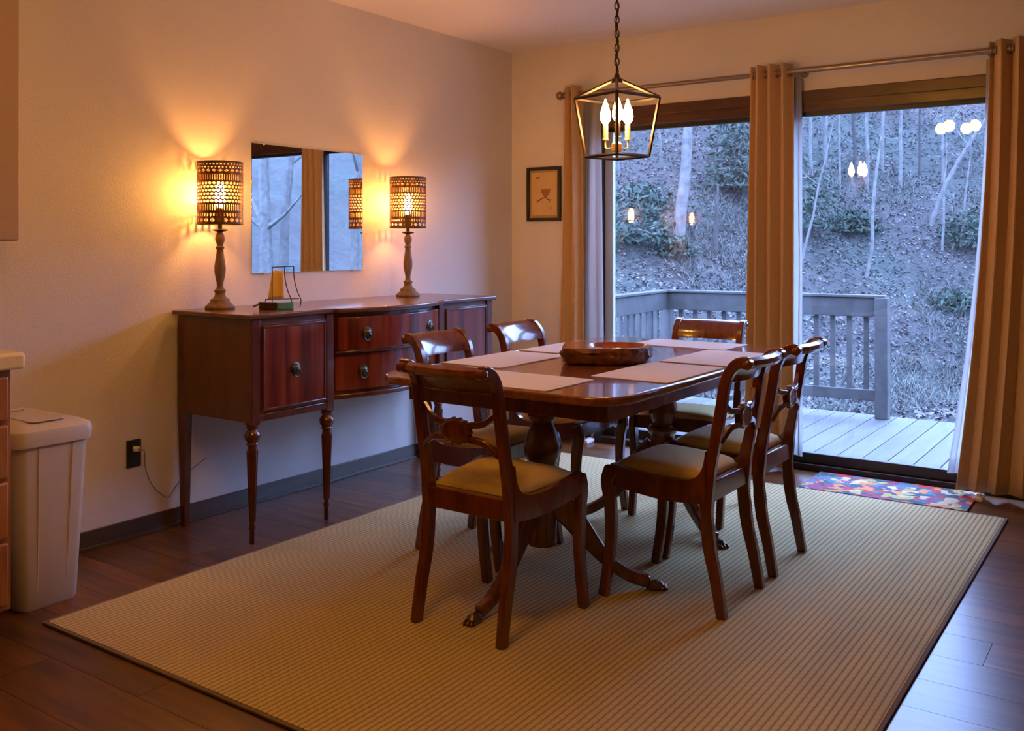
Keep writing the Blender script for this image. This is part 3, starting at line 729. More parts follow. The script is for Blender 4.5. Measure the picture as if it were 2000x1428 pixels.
for i in range(9):
    v = i/8
    for j in range(7):
        u = j/6; wl = -0.036+0.018*v; wr = 0.030-0.004*v
        vs.append((wl+(wr-wl)*u, 0.010*math.sin(PI*u)*(1-0.3*v), 0.046+0.118*v))
for i in range(8):
    for j in range(6): a = i*7+j; fs.append((a, a+1, a+8, a+7))
so = g.add(vs, fs).build('sail', 'sail', BO, angle=80); sd = so.modifiers.new('thickness', 'SOLIDIFY'); sd.thickness = 0.0015
fw = MB().tube(crom([(0.032,0,0.182),(0.034,0,0.13),(0.045,0,0.08),(0.060,0,0.040),(0.060,0,0.028)], 5), 0.0022, 6)
fw.tube(crom([(0.070,0,0.182),(0.072,0,0.13),(0.085,0,0.075),(0.100,0,0.040),(0.096,0,0.010)], 5), 0.0022, 6)
fw.tube([(-0.018,0,0.178),(0.070,0,0.182)], 0.0022, 6).tube([(-0.018,0,0.178),(-0.018,0,0.03)], 0.0018, 6)
fw.tube([(-0.046,0,0.044),(0.092,0,0.044)], 0.0018, 6).tube([(-0.046,0,0.044),(-0.046,0,0.030)], 0.0018, 6)
fw.build('rigging', 'iron', BO)

# ------------------------------------------------------------------ picture on the window wall
PF = thing('framed_picture', 'small black framed botanical print beside the left curtain', 'picture', (0.367, YB, 1.493))
g = MB(); W2, H2, bw = 0.125, 0.168, 0.020
g.box((-W2, -0.018, -H2), (W2, -0.001, -H2+bw)).box((-W2, -0.018, H2-bw), (W2, -0.001, H2)).box((-W2, -0.018, -H2+bw), (-W2+bw, -0.001, H2-bw)).box((W2-bw, -0.018, -H2+bw), (W2, -0.001, H2-bw))
g.build('frame', 'frameblack', PF, bevel=0.003)
MB().box((-W2+bw, -0.006, -H2+bw), (W2-bw, -0.001, H2-bw)).build('mat_board', plain('mat_board', (0.40, 0.25, 0.10), 0.8), PF, smooth=False)
MB().box((-W2+bw+0.012, -0.0068, -H2+bw+0.016), (W2-bw-0.012, -0.0062, H2-bw-0.014)).build('print', 'paper', PF, smooth=False)
g = MB()
g.add([(x*0.034+0.012, -0.0072, z*0.028+0.008) for x, z in [(-1,0.9),(-0.9,0.1),(-0.45,-0.75),(0.1,-0.95),(0.6,-0.6),(0.95,0.2),(1.05,0.95),(0.4,0.75),(0,0.95),(-0.5,0.7)]], [tuple(range(10))])
g.build('blossom', 'ink1', PF, smooth=False)
g = MB()
for a, b, wd in (((-0.055,-0.045),(-0.02,-0.030),0.003), ((-0.02,-0.030),(0.012,-0.018),0.003), ((0.012,-0.018),(0.045,-0.048),0.003), ((-0.045,-0.052),(-0.02,-0.030),0.002), ((0.03,-0.035),(0.050,-0.035),0.002), ((0.045,-0.095),(0.055,-0.075),0.002), ((-0.060,0.105),(-0.030,0.105),0.002), ((-0.060,0.097),(-0.038,0.097),0.002)):
    d = Vector((b[0]-a[0], b[1]-a[1])).normalized(); nx, nz = -d.y*wd, d.x*wd
    g.add([(a[0]+nx,-0.0073,a[1]+nz),(b[0]+nx,-0.0073,b[1]+nz),(b[0]-nx,-0.0073,b[1]-nz),(a[0]-nx,-0.0073,a[1]-nz)], [(0,1,2,3)])
g.build('stem_lines', 'ink2', PF, smooth=False)

# ------------------------------------------------------------------ outlet, plug and cord
OU = thing('wall_outlet', 'black outlet plate low on the left wall beside the buffet', 'outlet', (XL, -2.852, 0.338))
MB().box((0.0, -0.033, -0.056), (0.005, 0.033, 0.056)).build('cover_plate', 'black', OU, bevel=0.003)
for zz in (-0.020, 0.020): MB().prism(rrect(-0.016, 0.016, -0.014, 0.014, 0.007, 4), 0, 0.003).build('socket', 'black', OU).matrix_local = Matrix.Translation((0.005, 0, zz)) @ Matrix.Rotation(PI/2, 4, 'Y')
CO = thing('lamp_cord', 'cream plug and thin cord hanging from the black outlet', 'cord', (XL, -2.852, 0.358))
MB().box((0.0085, -0.011, -0.010), (0.032, 0.011, 0.010)).build('plug', 'cream', CO, bevel=0.004)
MB().tube(crom([(0.031,0.0,0),(0.045,0.02,-0.01),(0.03,0.035,-0.08),(0.016,0.075,-0.16),(0.018,0.125,-0.215),(0.016,0.155,-0.225),(0.014,0.19,-0.19),(0.014,0.24,-0.15),(0.014,0.34,-0.10)], 6), 0.0024, 6).build('wire', plain('grey_brown_cord', (0.25, 0.19, 0.14), 0.5), CO)

# ------------------------------------------------------------------ kitchen end: base cabinet, worktop, taupe box at the left edge, bin
KC = thing('base_cabinet', 'orange oak drawer cabinet at the left edge under the cream worktop', 'cabinet', (XL, -4.20, 0))
MB().box((0.003, -0.54, 0.10), (0.610, 0.54, 0.815)).build('carcass', 'oak', KC, bevel=0.002)
MB().box((0.003, -0.54, 0.0), (0.545, 0.535, 0.0995)).build('toe_kick', 'doordark', KC)
zz = 0.118
for hgt in (0.185, 0.165, 0.155, 0.130):
    for (ya, yb2) in ((0.055, 0.525), (-0.525, 0.025)):
        d = MB().box((0.610, ya, zz), (0.629, yb2, zz+hgt)).build('drawer_front', 'oak', KC, bevel=0.006, seg=3)
        MB().lathe([(0.006,0),(0.006,0.012),(0.014,0.018),(0.013,0.024),(0.004,0.027)], 12, Matrix.Translation((0.629, (ya+yb2)/2, zz+hgt/2)) @ Matrix.Rotation(PI/2, 4, 'Y')).build('knob', 'pull', d)
    zz += hgt+0.014
wt = MB().box((0.003, -0.545, 0.8155), (0.655, 0.562, 0.865)).build('worktop', 'counter', bevel=0.010, seg=3, loc=(XL, -4.20, 0)); tag(wt, 'cream laminate worktop end at the left edge above the oak drawers', 'worktop')
UC = thing('left_edge_box', 'taupe box with door fronts high at the left edge of the picture', 'cabinet', (XL, -4.0, 1.195))  # box with door fronts fills an unidentified darker band at the left edge
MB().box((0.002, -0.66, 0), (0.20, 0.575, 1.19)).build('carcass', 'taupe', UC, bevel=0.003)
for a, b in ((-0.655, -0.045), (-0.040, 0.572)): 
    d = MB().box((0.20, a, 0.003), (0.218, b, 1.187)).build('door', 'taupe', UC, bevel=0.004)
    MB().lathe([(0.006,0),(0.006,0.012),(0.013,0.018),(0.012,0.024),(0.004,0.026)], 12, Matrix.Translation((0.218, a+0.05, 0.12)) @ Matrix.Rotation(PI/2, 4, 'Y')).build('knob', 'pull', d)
TB = thing('trash_can', 'beige plastic trash can with swing lid beside the oak cabinet', 'bin', (0.375, -3.435, 0))
g = MB(); vs = []; fs = []; L = rrect(-1, 1, -1, 1, 0.3, 6); k = len(L)
lv = [(0.0, 0.170, 0.098), (0.012, 0.176, 0.104), (0.30, 0.190, 0.118), (0.545, 0.203, 0.130)]
for z, a, b in lv: vs += [(x*a, y*b, z) for x, y in L]
for i in range(3):
    for j in range(k): fs.append((i*k+j, i*k+(j+1)%k, (i+1)*k+(j+1)%k, (i+1)*k+j))
fs += [tuple(range(k))[::-1], tuple(3*k+j for j in range(k))]
g.add(vs, fs).build('body', 'plastic', TB)
MB().tube([(0.1715, -0.045, 0.01), (0.203, -0.055, 0.54)], 0.0045, 6).tube([(0.1715, 0.050, 0.01), (0.203, 0.060, 0.54)], 0.0045, 6).build('body_rib', 'plastic', TB)
g = MB(); vs = []; fs = []
for z, a, b in ((0.535, 0.213, 0.140), (0.570, 0.217, 0.143), (0.585, 0.212, 0.139), (0.598, 0.185, 0.115), (0.606, 0.12, 0.07)): vs += [(x*a, y*b, z) for x, y in L]
for i in range(4):
    for j in range(k): fs.append((i*k+j, i*k+(j+1)%k, (i+1)*k+(j+1)%k, (i+1)*k+j))
fs += [tuple(range(k))[::-1], tuple(4*k+j for j in range(k))]
g.add(vs, fs); lid = g.build('lid', 'plastic', TB)
MB().prism(rrect(0.02, 0.165, -0.06, 0.06, 0.02, 4), 0.6045, 0.609).build('flap', 'plastic', lid, bevel=0.002)
MB().box((-0.10, -0.05, 0.606), (-0.085, 0.05, 0.616)).build('hinge_ridge', 'plastic', lid, bevel=0.003)
for x, y, lab in ((2.835, -0.295, 'small white plastic floor block below the right curtain'), (0.715, -0.235, 'small white plastic floor block below the left curtain')):
    WB = thing('floor_block', lab, 'block', (x, y, 0), 0, 'white blocks at the door ends')
    MB().box((-0.022, -0.045, 0.0), (0.022, 0.045, 0.022)).build('body', 'white', WB, bevel=0.006, seg=3)
    MB().box((-0.010, -0.030, 0.0215), (0.010, 0.030, 0.026)).build('cap', 'white', WB, bevel=0.002)

# ------------------------------------------------------------------ curtain rod and curtains
YR, ZR = -0.26, 2.078
ROD = thing('curtain_rod', 'bronze curtain rod with round finials across the sliding door wall', 'curtain rod', (0, YR, ZR))
rx = Matrix.Rotation(PI/2, 4, 'Y')
MB().lathe([(0.0125,0.565),(0.0125,1.75)], 14, rx).lathe([(0.0145,1.75),(0.0145,3.33)], 14, rx).build('pole', 'rod', ROD)
for xx, s in ((0.565, -1), (3.33, 1)):
    MB().lathe([(0.013,0.0),(0.018,0.004),(0.012,0.010),(0.022,0.018),(0.026,0.030),(0.022,0.042),(0.008,0.050),(0.002,0.051)], 16, Matrix.Translation((xx,0,0)) @ Matrix.Rotation(s*PI/2, 4, 'Y')).build('finial', 'rod', ROD)
for xx in (0.60, 1.99, 3.28):
    MB().tube([(xx,0.015,-0.002),(xx,0.07,-0.002),(xx,-YR+YB-0.006,-0.002)], 0.007, 8).lathe([(0.022,0),(0.022,0.005)], 14, Matrix.Translation((xx, -YR+YB-0.0055, -0.002)) @ Matrix.Rotation(-PI/2, 4, 'X')).build('bracket', 'rod', ROD)
def curtain(label, xt, xb, n, lin, seed, zb=0.02, flare=None):
    """xt, xb: x range at the rod and at the hem; n folds; lin: (top range, hem range) of the lining strip"""
    rnd = random.Random(seed); ph = rnd.random()*6
    t = thing('curtain', label, 'curtain', (0, YR, 0), 0, 'grommet curtains on the sliding door')
    def sheet(xt, xb, n, y0, amp, cols, rows, zt, zb2, name, mat):
        vs = []; fs = []
        wob = [rnd.uniform(-0.25, 0.25) for _ in range(8)]
        for j in range(rows+1):
            v = j/rows; z = zt+(zb2-zt)*v
            e = v**1.3 if flare is None else v**flare
            a0, a1 = xt[0]+(xb[0]-xt[0])*e, xt[1]+(xb[1]-xt[1])*e
            am = amp*(1-0.25*v+0.12*math.sin(5*v+ph))
            for i in range(cols+1):
                u = i/cols
                p = 2*PI*n*(u+0.015*math.sin(2*PI*u*1.7+ph+1.5*v)*(0.3+v))+ph*0
                k = math.sin(p); k = math.copysign(abs(k)**0.75, k)
                fold = am*k*(1+wob[int(u*7.99)]*v)
                x = a0+(a1-a0)*u+0.010*math.sin(2*p)*(0.4+0.6*v)
                vs.append((x, y0+fold+0.012*math.sin(3*v+u*4+ph), z))
        for j in range(rows):
            for i in range(cols): a = j*(cols+1)+i; fs.append((a, a+1, a+cols+2, a+cols+1))
        o = MB().add(vs, fs).build(name, mat, t, angle=80)
        sd = o.modifiers.new('thickness', 'SOLIDIFY'); sd.thickness = 0.003
        return o
    sheet(xt, xb, n, -0.004, 0.036, int(n*22), 26, ZR+0.045, zb, 'drape', 'curtain')
    if lin: sheet(lin[0], lin[1], 1.0, 0.045, 0.010, 22, 22, ZR-0.03, zb+0.06, 'lining', 'lining')
    for i in range(int(2*n)):
        u = (i+0.5)/(2*n)
        xx = xt[0]+(xt[1]-xt[0])*((i)/(2*n))+0.5*(xt[1]-xt[0])/(2*n)*0
        MB().tube([(0, 0.021*math.cos(2*PI*k/16), 0.021*math.sin(2*PI*k/16)) for k in range(16)], 0.0035, 6, closed=True).build('grommet', 'rod', t, loc=(xx+0.004, 0, ZR), rot=(0, 0, 0.5*(-1)**i))
    return t
curtain('tan grommet curtain at the left end of the rod beside the framed picture', (0.560, 0.690), (0.520, 0.705), 2.5, ((0.675, 0.800), (0.69, 0.805)), 3)
curtain('tan grommet curtain hanging between the two glass door panels', (1.735, 1.960), (1.705, 1.965), 3.5, ((1.925, 1.985), (1.915, 1.995)), 5)
curtain('tan grommet curtain at the right edge, flaring out over the door mat', (2.872, 3.28), (2.745, 3.27), 5.5, ((2.855, 2.90), (2.690, 2.79)), 9, zb=0.03, flare=1.9)

# ------------------------------------------------------------------ lantern pendant over the table
PX, PY = 1.80, -1.873
P = thing('lantern_pendant', 'open cage lantern pendant with candle bulbs hanging over the table', 'pendant light', (PX, PY, 0), math.radians(-61.6))
D1, D2 = 0.163, 0.122             # half diagonals of upper and lower square
Z1, Z2, Z3 = 1.752, 1.524, 1.820
cn = [(math.cos(PI/2*k), math.sin(PI/2*k)) for k in range(4)]
def sq(r, a, b): return None
def barbox(name, a, b, w=0.0085):
    a, b = Vector(a), Vector(b); MB().tube([a, b], w*0.75, 4).build(name, 'bronze', P, smooth=False)
for k in range(4):
    c, d = cn[k], cn[(k+1) % 4]
    barbox('upper_bar', (c[0]*D1, c[1]*D1, Z1), (d[0]*D1, d[1]*D1, Z1))
    barbox('lower_bar', (c[0]*D2, c[1]*D2, Z2), (d[0]*D2, d[1]*D2, Z2))
    barbox('corner_bar', (c[0]*D1, c[1]*D1, Z1), (c[0]*D2, c[1]*D2, Z2))
    barbox('roof_bar', (c[0]*D1, c[1]*D1, Z1), (c[0]*0.016, c[1]*0.016, Z3))
MB().lathe([(0.004,Z3-0.014),(0.021,Z3-0.012),(0.021,Z3+0.004),(0.012,Z3+0.010),(0.008,Z3+0.026),(0.003,Z3+0.030)], 16).build('top_cap', 'bronze', P)
MB().lathe([(0.0045,1.565),(0.0045,Z3-0.014)], 10).build('stem', 'sleeve', P)
MB().lathe([(0.004,1.533),(0.010,1.538),(0.020,1.546),(0.021,1.572),(0.014,1.580),(0.005,1.583)], 16).build('hub', 'sleeve', P)
for k in range(3):
    a = 2*PI*k/3+0.05; r = 0.050; c, s = math.cos(a), math.sin(a)
    arm = MB().tube(crom([(0.015*c,0.015*s,1.560),(0.036*c,0.036*s,1.556),(r*c,r*s,1.562),(r*c,r*s,1.592)], 5), 0.0038, 8).build('arm', 'sleeve', P)
    MB().lathe([(0.012,1.590),(0.0125,1.594),(0.0105,1.596),(0.0105,1.648),(0.006,1.649)], 14, Matrix.Translation((r*c, r*s, 0))).build('candle_sleeve', 'sleeve', arm)
    MB().lathe([(0.006,1.6495),(0.010,1.655),(0.0195,1.670),(0.021,1.684),(0.0175,1.706),(0.009,1.730),(0.0015,1.752)], 12, Matrix.Translation((r*c, r*s, 0))).build('candle_bulb', 'candleglow', arm)
lk = MB()
ring = [(0.0085*math.cos(2*PI*k/14), 0, 0.0165*math.sin(2*PI*k/14)) for k in range(14)]
lk = lk.tube(ring, 0.0026, 6, closed=True).mesh('chain_link')
z = Z3+0.044; k = 0
while z < ZC-0.035:
    link('chain_link', lk, 'bronze', P, loc=(0.002*math.sin(k*1.3), 0, z), rot=(0.06*math.sin(k*2.1), 0, (k % 2)*PI/2+0.25))
    z += 0.0272; k += 1
MB().tube([(0.006*math.sin(i*0.9), 0.006*math.cos(i*0.9), Z3+0.03+(ZC-0.03-Z3-0.03)*i/30) for i in range(31)], 0.002, 6).build('wire', 'lampblack', P)
MB().lathe([(0.006,ZC-0.030),(0.020,ZC-0.026),(0.058,ZC-0.010),(0.062,ZC-0.0005)], 24).build('ceiling_canopy', 'bronze', P)

# ------------------------------------------------------------------ ceiling light nearer the kitchen (out of frame, seen in the panes)
Q = thing('ceiling_light', 'bronze ceiling light with four glowing globes, mirrored in the right door pane', 'ceiling light', (2.10, -3.80, 0))
MB().lathe([(0.01,ZC-0.16),(0.035,ZC-0.155),(0.04,ZC-0.10),(0.014,ZC-0.09),(0.014,ZC-0.04),(0.07,ZC-0.022),(0.075,ZC-0.0005)], 20).build('canopy_stem', 'bronze', Q)
for k in range(4):
    a = PI/2*k+0.3; c, s = math.cos(a), math.sin(a)
    am = MB().tube(crom([(0.03*c,0.03*s,ZC-0.13),(0.09*c,0.09*s,ZC-0.11),(0.14*c,0.14*s,ZC-0.15),(0.145*c,0.145*s,ZC-0.19)], 5), 0.007, 8).build('arm', 'bronze', Q)
    MB().lathe([(0.002,ZC-0.285),(0.022,ZC-0.281),(0.040,ZC-0.262),(0.046,ZC-0.240),(0.041,ZC-0.215),(0.026,ZC-0.196),(0.018,ZC-0.190)], 14, Matrix.Translation((0.145*c, 0.145*s, 0))).build('globe', 'globeglow', am)

# ------------------------------------------------------------------ deck outside
ZD = -0.10
DK = bpy.data.objects.new('deck_floor', None); COL.objects.link(DK); tag(DK, kind='structure')
bm_ = MB().box((-0.069, 0, -0.035), (0.069, 2.27-0.0, 0)).mesh('deck_board')
x = -0.05
while x < 6.2:
    link('deck_board', bm_, 'deck', DK, bevel=0.003, seg=1, loc=(x, -0.005, ZD)); x += 0.1445
MB().box((-0.12, -0.015, ZD-0.26), (6.2, 2.235, ZD-0.04)).build('deck_joists', 'rail', DK, smooth=False)
RL = thing('deck_railing', 'weathered grey wooden railing around the deck outside', 'railing', (0, 0, ZD))
A, Bp, Cc = Vector((0.27, 0.12)), Vector((0.15, 2.01)), Vector((1.83, 2.14))
def run(p, q, cap=True, side=1):
    d = (q-p); L = d.length; a = math.atan2(d.y, d.x)
    R = Matrix.Translation((p.x, p.y, 0)) @ Matrix.Rotation(a, 4, 'Z')
    def put(m, name, bev=0.004):
        o = m.build(name, 'rail', RL, bevel=bev); o.matrix_local = R; return o
    put(MB().box((0.0, -0.02, 0.745), (L, 0.018, 0.885)), 'fascia_rail')
    put(MB().box((-0.02, -0.035, 0.8855), (L+0.02, 0.055, 0.905)), 'cap_rail')
    put(MB().box((0.0, -0.02, 0.125), (L, 0.018, 0.205)), 'bottom_rail')
    nb = int(L/0.118)
    bal = MB().box((-0.018, 0.0185, 0.13), (0.018, 0.052, 0.88)).mesh('baluster')
    for i in range(1, nb):
        o = link('baluster', bal, 'rail', RL, bevel=0.002, seg=1); o.matrix_local = R @ Matrix.Translation((L*i/nb, 0, 0))
run(Bp, Cc); run(A, Bp)
for p in (Bp+Vector((-0.02, 0.06)), Cc+Vector((0.0, -0.01)), A+Vector((0.0, 0.0))):
    MB().box((-0.045, -0.045, 0.0), (0.045, 0.045, 0.886)).build('post', 'rail', RL, bevel=0.004, loc=(p.x, p.y, 0.0005))

# ------------------------------------------------------------------ hillside
def sp(x, w=0.7):
    x = x/w
    return w*(x if x > 20 else math.log1p(math.exp(x)))
def hz(x, y):
    b = -0.95+0.58*sp(-0.95*x+0.3*y-2.4)+0.42*sp(y-12.5, 1.2)-0.36*sp(y-23, 1.5)+0.40*sp(x-8.5, 1.5)-0.36*sp(x-18, 1.5)
    q = noise.noise(Vector((x*0.35, y*0.35, 3.1)))*0.38+noise.noise(Vector((x*1.1, y*1.1, 7.7)))*0.14+noise.noise(Vector((x*3.1, y*3.1, 1.7)))*0.05
    return b+q*min(1, max(0, (y-2.6)/2+max(0, -x-0.5)))
g = MB(); vs = []; fs = []; nx, ny = 150, 130
gx = [-26+58*(i/nx) for i in range(nx+1)]
gy = [0.3+37*(j/ny)**1.25 for j in range(ny+1)]
for yv in gy:
    for xv in gx:
        z = hz(xv, yv)
        if yv < 2.6 and -0.4 < xv < 6.6: z = min(z, ZD-0.45)
        vs.append((xv, yv, z))
for j in range(ny):
    for i in range(nx): a = j*(nx+1)+i; fs.append((a, a+1, a+nx+2, a+nx+1))
HG = g.add(vs, fs).build('hillside_ground', 'ground', angle=180); tag(HG, kind='structure')
# fallen leaves
rl = random.Random(11); vs = []; fs = []
def view_spot(rg, tmin, tmax, umin=0.05, umax=0.56):
    t = (tmin**1.5+(tmax**1.5-tmin**1.5)*rg.random())**(1/1.5); u = rg.uniform(umin, umax)
    return 3.563+t*(-0.5707+0.8211*u), -5.123+t*(0.8211+0.5707*u)
cnt = 0
while cnt < 42000:
    x, y = view_spot(rl, 9.5, 24)
    if y < 2.6: continue
    z = hz(x, y)+0.015; s = rl.uniform(0.014, 0.038); a = rl.uniform(0, 6.28)
    t1 = Vector((math.cos(a), math.sin(a), rl.uniform(-0.5, 0.8)))*s; t2 = Vector((-math.sin(a), math.cos(a), rl.uniform(-0.2, 0.9)))*s*rl.uniform(0.4, 0.8)
    c = Vector((x, y, z+0.01)); o = len(vs)
    vs += [c-t1, c-t2, c+t1, c+t2]; fs.append((o, o+1, o+2, o+3)); cnt += 1
o = MB().add(vs, fs); me = bpy.data.meshes.new('fallen_leaves'); me.from_pydata([tuple(v) for v in o.v], [], o.f)
tag(link('fallen_leaves', me, 'leaf'), 'dry fallen leaves covering the hillside outside', 'leaves', kind='stuff')
# dry grass and brush
vs = []; fs = []; cnt = 0
while cnt < 900:
    x, y = view_spot(rl, 11, 23)
    if y < 3.2: continue
    if noise.noise(Vector((x*0.5, y*0.5, 20.0))) < 0.02: continue
    cnt += 1
    for _ in range(14):
        bx, by = x+rl.gauss(0, 0.10), y+rl.gauss(0, 0.10); bz = hz(bx, by)-0.02; hgt = rl.uniform(0.08, 0.28)
        dx, dy = rl.gauss(0, 0.16), rl.gauss(0, 0.16); a = rl.uniform(0, 6.28); wd = 0.007
        o = len(vs)
        vs += [(bx-wd*math.cos(a), by-wd*math.sin(a), bz), (bx+wd*math.cos(a), by+wd*math.sin(a), bz), (bx+dx*0.4+wd*math.cos(a)*0.7, by+dy*0.4+wd*math.sin(a)*0.7, bz+hgt*0.65), (bx+dx*0.4-wd*math.cos(a)*0.7, by+dy*0.4-wd*math.sin(a)*0.7, bz+hgt*0.65), (bx+dx, by+dy, bz+hgt)]
        fs += [(o, o+1, o+2, o+3), (o+3, o+2, o+4)]
me = bpy.data.meshes.new('dry_grass'); me.from_pydata(vs, [], fs)
tag(link('dry_grass', me, 'grassblade'), 'dry grass tufts on the hillside outside', 'grass', kind='stuff')
# trees
def tree(label, base, lean, height, r0, mat='bark_pale', branches=5, seed=0, curve=(0, 0), twigs=60, group=None, name='bare_tree', low=0.35):
    rg = random.Random(seed); x, y = base; z0 = hz(x, y)-0.08
    t = thing(name, label, 'tree', (x, y, z0), 0, group)
    pts = []
    for i in range(9):
        v = i/8
        pts.append((lean[0]*v+curve[0]*v*v+rg.gauss(0, 0.012*height*0.25), lean[1]*v+curve[1]*v*v+rg.gauss(0, 0.01*height*0.25), height*v))
    pts[0] = (0, 0, 0)
    pc = crom(pts, 3); n = len(pc)
    MB().tube(pc, [r0*(1.25 if i == 0 else 1-0.72*i/n) for i in range(n)], 7).build('trunk', mat, t)
    tw = MB(); bm2 = MB()
    for b in range(branches):
        v = rg.uniform(low, 0.95); k = int(v*(n-1)); p = Vector(pc[k]); a = rg.uniform(0, 6.28); L = height*rg.uniform(0.14, 0.32)*(1.2-v*0.6)
        d = Vector((math.cos(a), math.sin(a), rg.uniform(0.35, 1.1))).normalized(); r = r0*(1-0.72*v)*0.5
        bp_ = [p, p+d*L*0.5+Vector((0, 0, 0.03*L)), p+d*L+Vector((0, 0, 0.18*L))]
        bm2.tube(bp_, [r, r*0.6, r*0.22], 5)
        for _ in range(max(1, twigs//max(1, branches))):
            q = p+d*L*rg.uniform(0.25, 1.0); e = (d+Vector((rg.gauss(0, 0.7), rg.gauss(0, 0.7), rg.uniform(-0.1, 0.8)))).normalized()*L*rg.uniform(0.15, 0.4)
            tw.tube([q, q+e], [r*0.22+0.002, 0.002], 3)
    if bm2.v: bm2.build('branches', mat, t)
    if tw.v:
        o = tw.build('twigs', mat, t, smooth=False); o['kind'] = 'stuff'
    return t
tree('pale straight tree standing upslope in the left door panel', (-3.32, 9.76), (0.25, 0.35), 4.6, 0.115, 'bark_pale', 4, 21, twigs=16, low=0.6)
tree('thin white sapling rising past the deck railing in the right door panel', (-0.87, 12.2), (0.35, 0.6), 4.8, 0.038, 'bark_pale', 4, 22, twigs=20, low=0.55)
tree('arched pale tree leaning right beyond the right door panel', (-0.35, 15.0), (0.9, 0.3), 3.2, 0.06, 'bark_pale', 3, 23, curve=(0.9, 0.0), twigs=12, low=0.5)
tree('short dark dead snag standing alone in the left door panel', (-2.84, 10.15), (0.05, 0.05), 1.25, 0.06, 'bark_dark', 0, 24, twigs=0, name='dead_snag')
tree('slim leaning sapling by the middle curtain in the right door panel', (-1.75, 11.3), (0.5, 0.3), 2.6, 0.028, 'bark_pale', 3, 25, twigs=14)
tree('slender upright sapling near the right curtain', (0.0, 14.3), (0.05, 0.2), 2.2, 0.03, 'bark_pale', 2, 26, twigs=8)
tree('second slender upright sapling nearest the right curtain', (0.24, 14.8), (0.2, 0.1), 2.4, 0.03, 'bark_pale', 2, 27, twigs=8)
tree('dark crooked stump beside the pale tree in the left door panel', (-3.15, 10.2), (-0.25, 0.0), 0.75, 0.06, 'bark_dark', 1, 28, twigs=2, name='tree_stump')
rt = random.Random(5)
woods = [
    (-5.24, 11.17, "thin bare tree at the left end of the left door panel's upper woods"),
    (-4.99, 12.5, 'thin bare tree left of the pale straight tree in the left door panel'),
    (-4.3, 13.77, 'thin bare tree in front of the tall dark evergreen, left door panel'),
    (-2.55, 14.56, "first thin bare tree from the middle curtain in the right panel's upper woods"),
    (-2.43, 15.13, "second thin bare tree from the middle curtain in the right panel's upper woods"),
    (-1.95, 14.48, "third thin bare tree from the middle curtain in the right panel's upper woods"),
    (-2.0, 15.73, "fourth thin bare tree from the middle curtain in the right panel's upper woods"),
    (-1.59, 15.1, "fifth thin bare tree from the middle curtain in the right panel's upper woods"),
    (-1.5, 16.02, "sixth thin bare tree from the middle curtain in the right panel's upper woods"),
    (-1.09, 15.82, "seventh thin bare tree from the middle curtain in the right panel's upper woods"),
    (-0.92, 16.84, "eighth thin bare tree from the middle curtain in the right panel's upper woods"),
    (-0.44, 16.75, "ninth thin bare tree from the middle curtain in the right panel's upper woods")]
for k, (x, y, lab) in enumerate(woods):
    tree(lab, (x, y), (rt.gauss(0, 0.12), rt.gauss(0, 0.2)), rt.uniform(3.5, 6.0), rt.uniform(0.024, 0.046), 'bark_dark' if k % 4 == 2 else 'bark_pale', 6, 100+k, twigs=42, group='bare trees on the upper hillside', low=0.3)
for k, (x, y, r, lab) in enumerate([(11.5, 7.62, 0.15, 'pale bare tree outside, leftmost of those reflected in the wall mirror'), (11.8, 8.30, 0.11, 'pale bare tree outside, reflected in the wall mirror left of the curtain image'), (11.2, 9.75, 0.10, 'pale bare tree outside, reflected in the wall mirror right of the curtain image')]):
    tree(lab, (x, y), (rt.gauss(0, 0.15), rt.gauss(0, 0.15)), rt.uniform(5, 7), r, 'bark_pale', 6, 200+k, twigs=30, group='bare trees right of the deck', low=0.2)
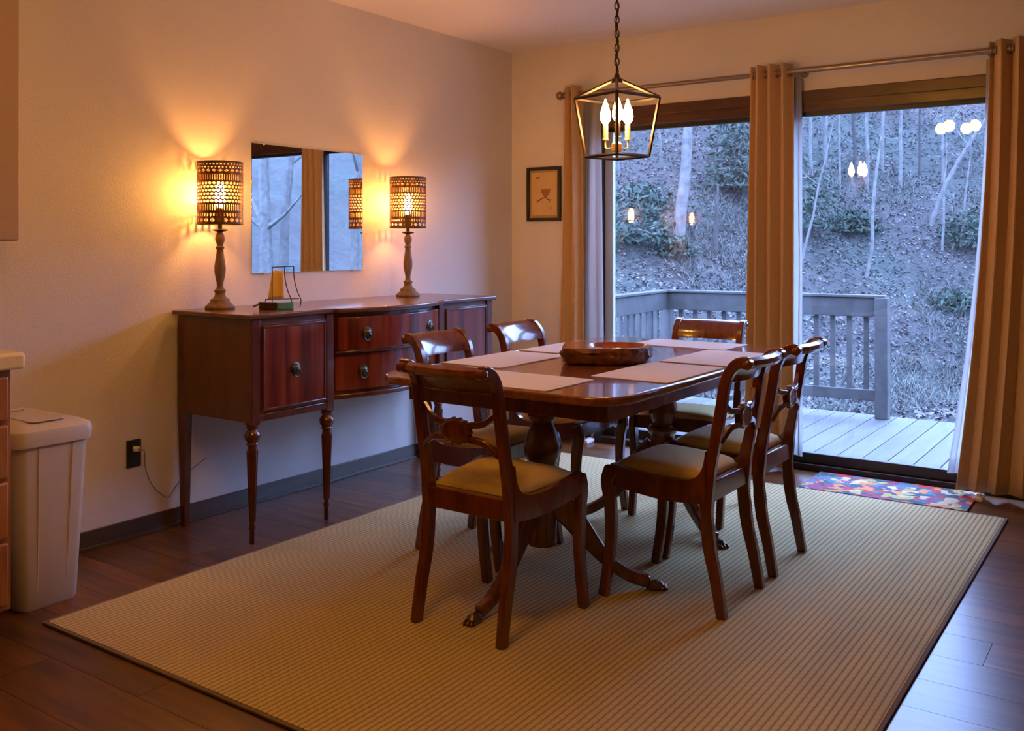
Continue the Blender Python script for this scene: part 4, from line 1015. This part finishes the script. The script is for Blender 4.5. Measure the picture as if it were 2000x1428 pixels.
# evergreen shrubs
def shrub(label, base, rx_, rz_, n, seed, size=0.07, name='evergreen_shrub', drop=0.0):
    rg = random.Random(seed); x, y = base; z0 = hz(x, y)-0.05
    t = thing(name, label, 'shrub', (x, y, z0), 0, 'evergreen shrubs on the hillside')
    vs = []; fs = []
    for _ in range(n):
        a, u = rg.uniform(0, 6.28), rg.uniform(-0.2, 1); rr = rg.random()**0.45
        q = math.sqrt(max(0, 1-u*u)) if u > 0 else 1
        c = Vector((rx_*rr*q*math.cos(a), rx_*rr*q*math.sin(a), rz_*(0.12+0.88*max(0, u)*rr)+drop))
        d1 = Vector((rg.gauss(0,1), rg.gauss(0,1), rg.gauss(0,0.8))).normalized()*size*rg.uniform(0.7, 1.5); d2 = d1.cross(Vector((rg.gauss(0,1), rg.gauss(0,1), rg.gauss(0,1)))).normalized()*size*0.35
        o = len(vs); vs += [c-d1, c-d2, c+d1, c+d2]; fs.append((o, o+1, o+2, o+3))
    me = bpy.data.meshes.new('foliage'); me.from_pydata([tuple(v) for v in vs], [], fs); f = link('foliage', me, 'ever', t); f['kind'] = 'stuff'
    sm = MB()
    for k in range(4):
        a = rg.uniform(0, 6.28); sm.tube([(0, 0, 0), (rx_*0.4*math.cos(a), rx_*0.4*math.sin(a), rz_*0.6)], [0.02, 0.008], 5)
    sm.build('stems', 'bark_dark', t)
shrub('evergreen shrub low on the slope at the left end of the left door panel', (-3.55, 8.5), 0.75, 0.75, 900, 1)
shrub('evergreen shrub upslope of the lower left one', (-4.1, 9.9), 0.6, 0.6, 600, 2)
shrub('evergreen shrub beside the dark dead snag', (-3.2, 9.1), 0.5, 0.4, 500, 3)
shrub('tall dark evergreen beside the middle curtain in the left door panel', (-3.35, 12.4), 0.62, 2.3, 1500, 4, name='evergreen_tree')
shrub('large spreading evergreen just right of the middle curtain', (-2.1, 12.3), 0.9, 1.5, 1500, 5)
shrub('round evergreen shrub at the foot of the woods, middle of the right door panel', (-1.45, 13.7), 0.5, 0.5, 600, 6)
shrub('evergreen shrub at the right edge of the right door panel', (0.45, 14.9), 0.7, 0.9, 900, 7)
shrub('low evergreen shrub below the right edge one', (0.55, 12.9), 0.6, 0.35, 600, 8)
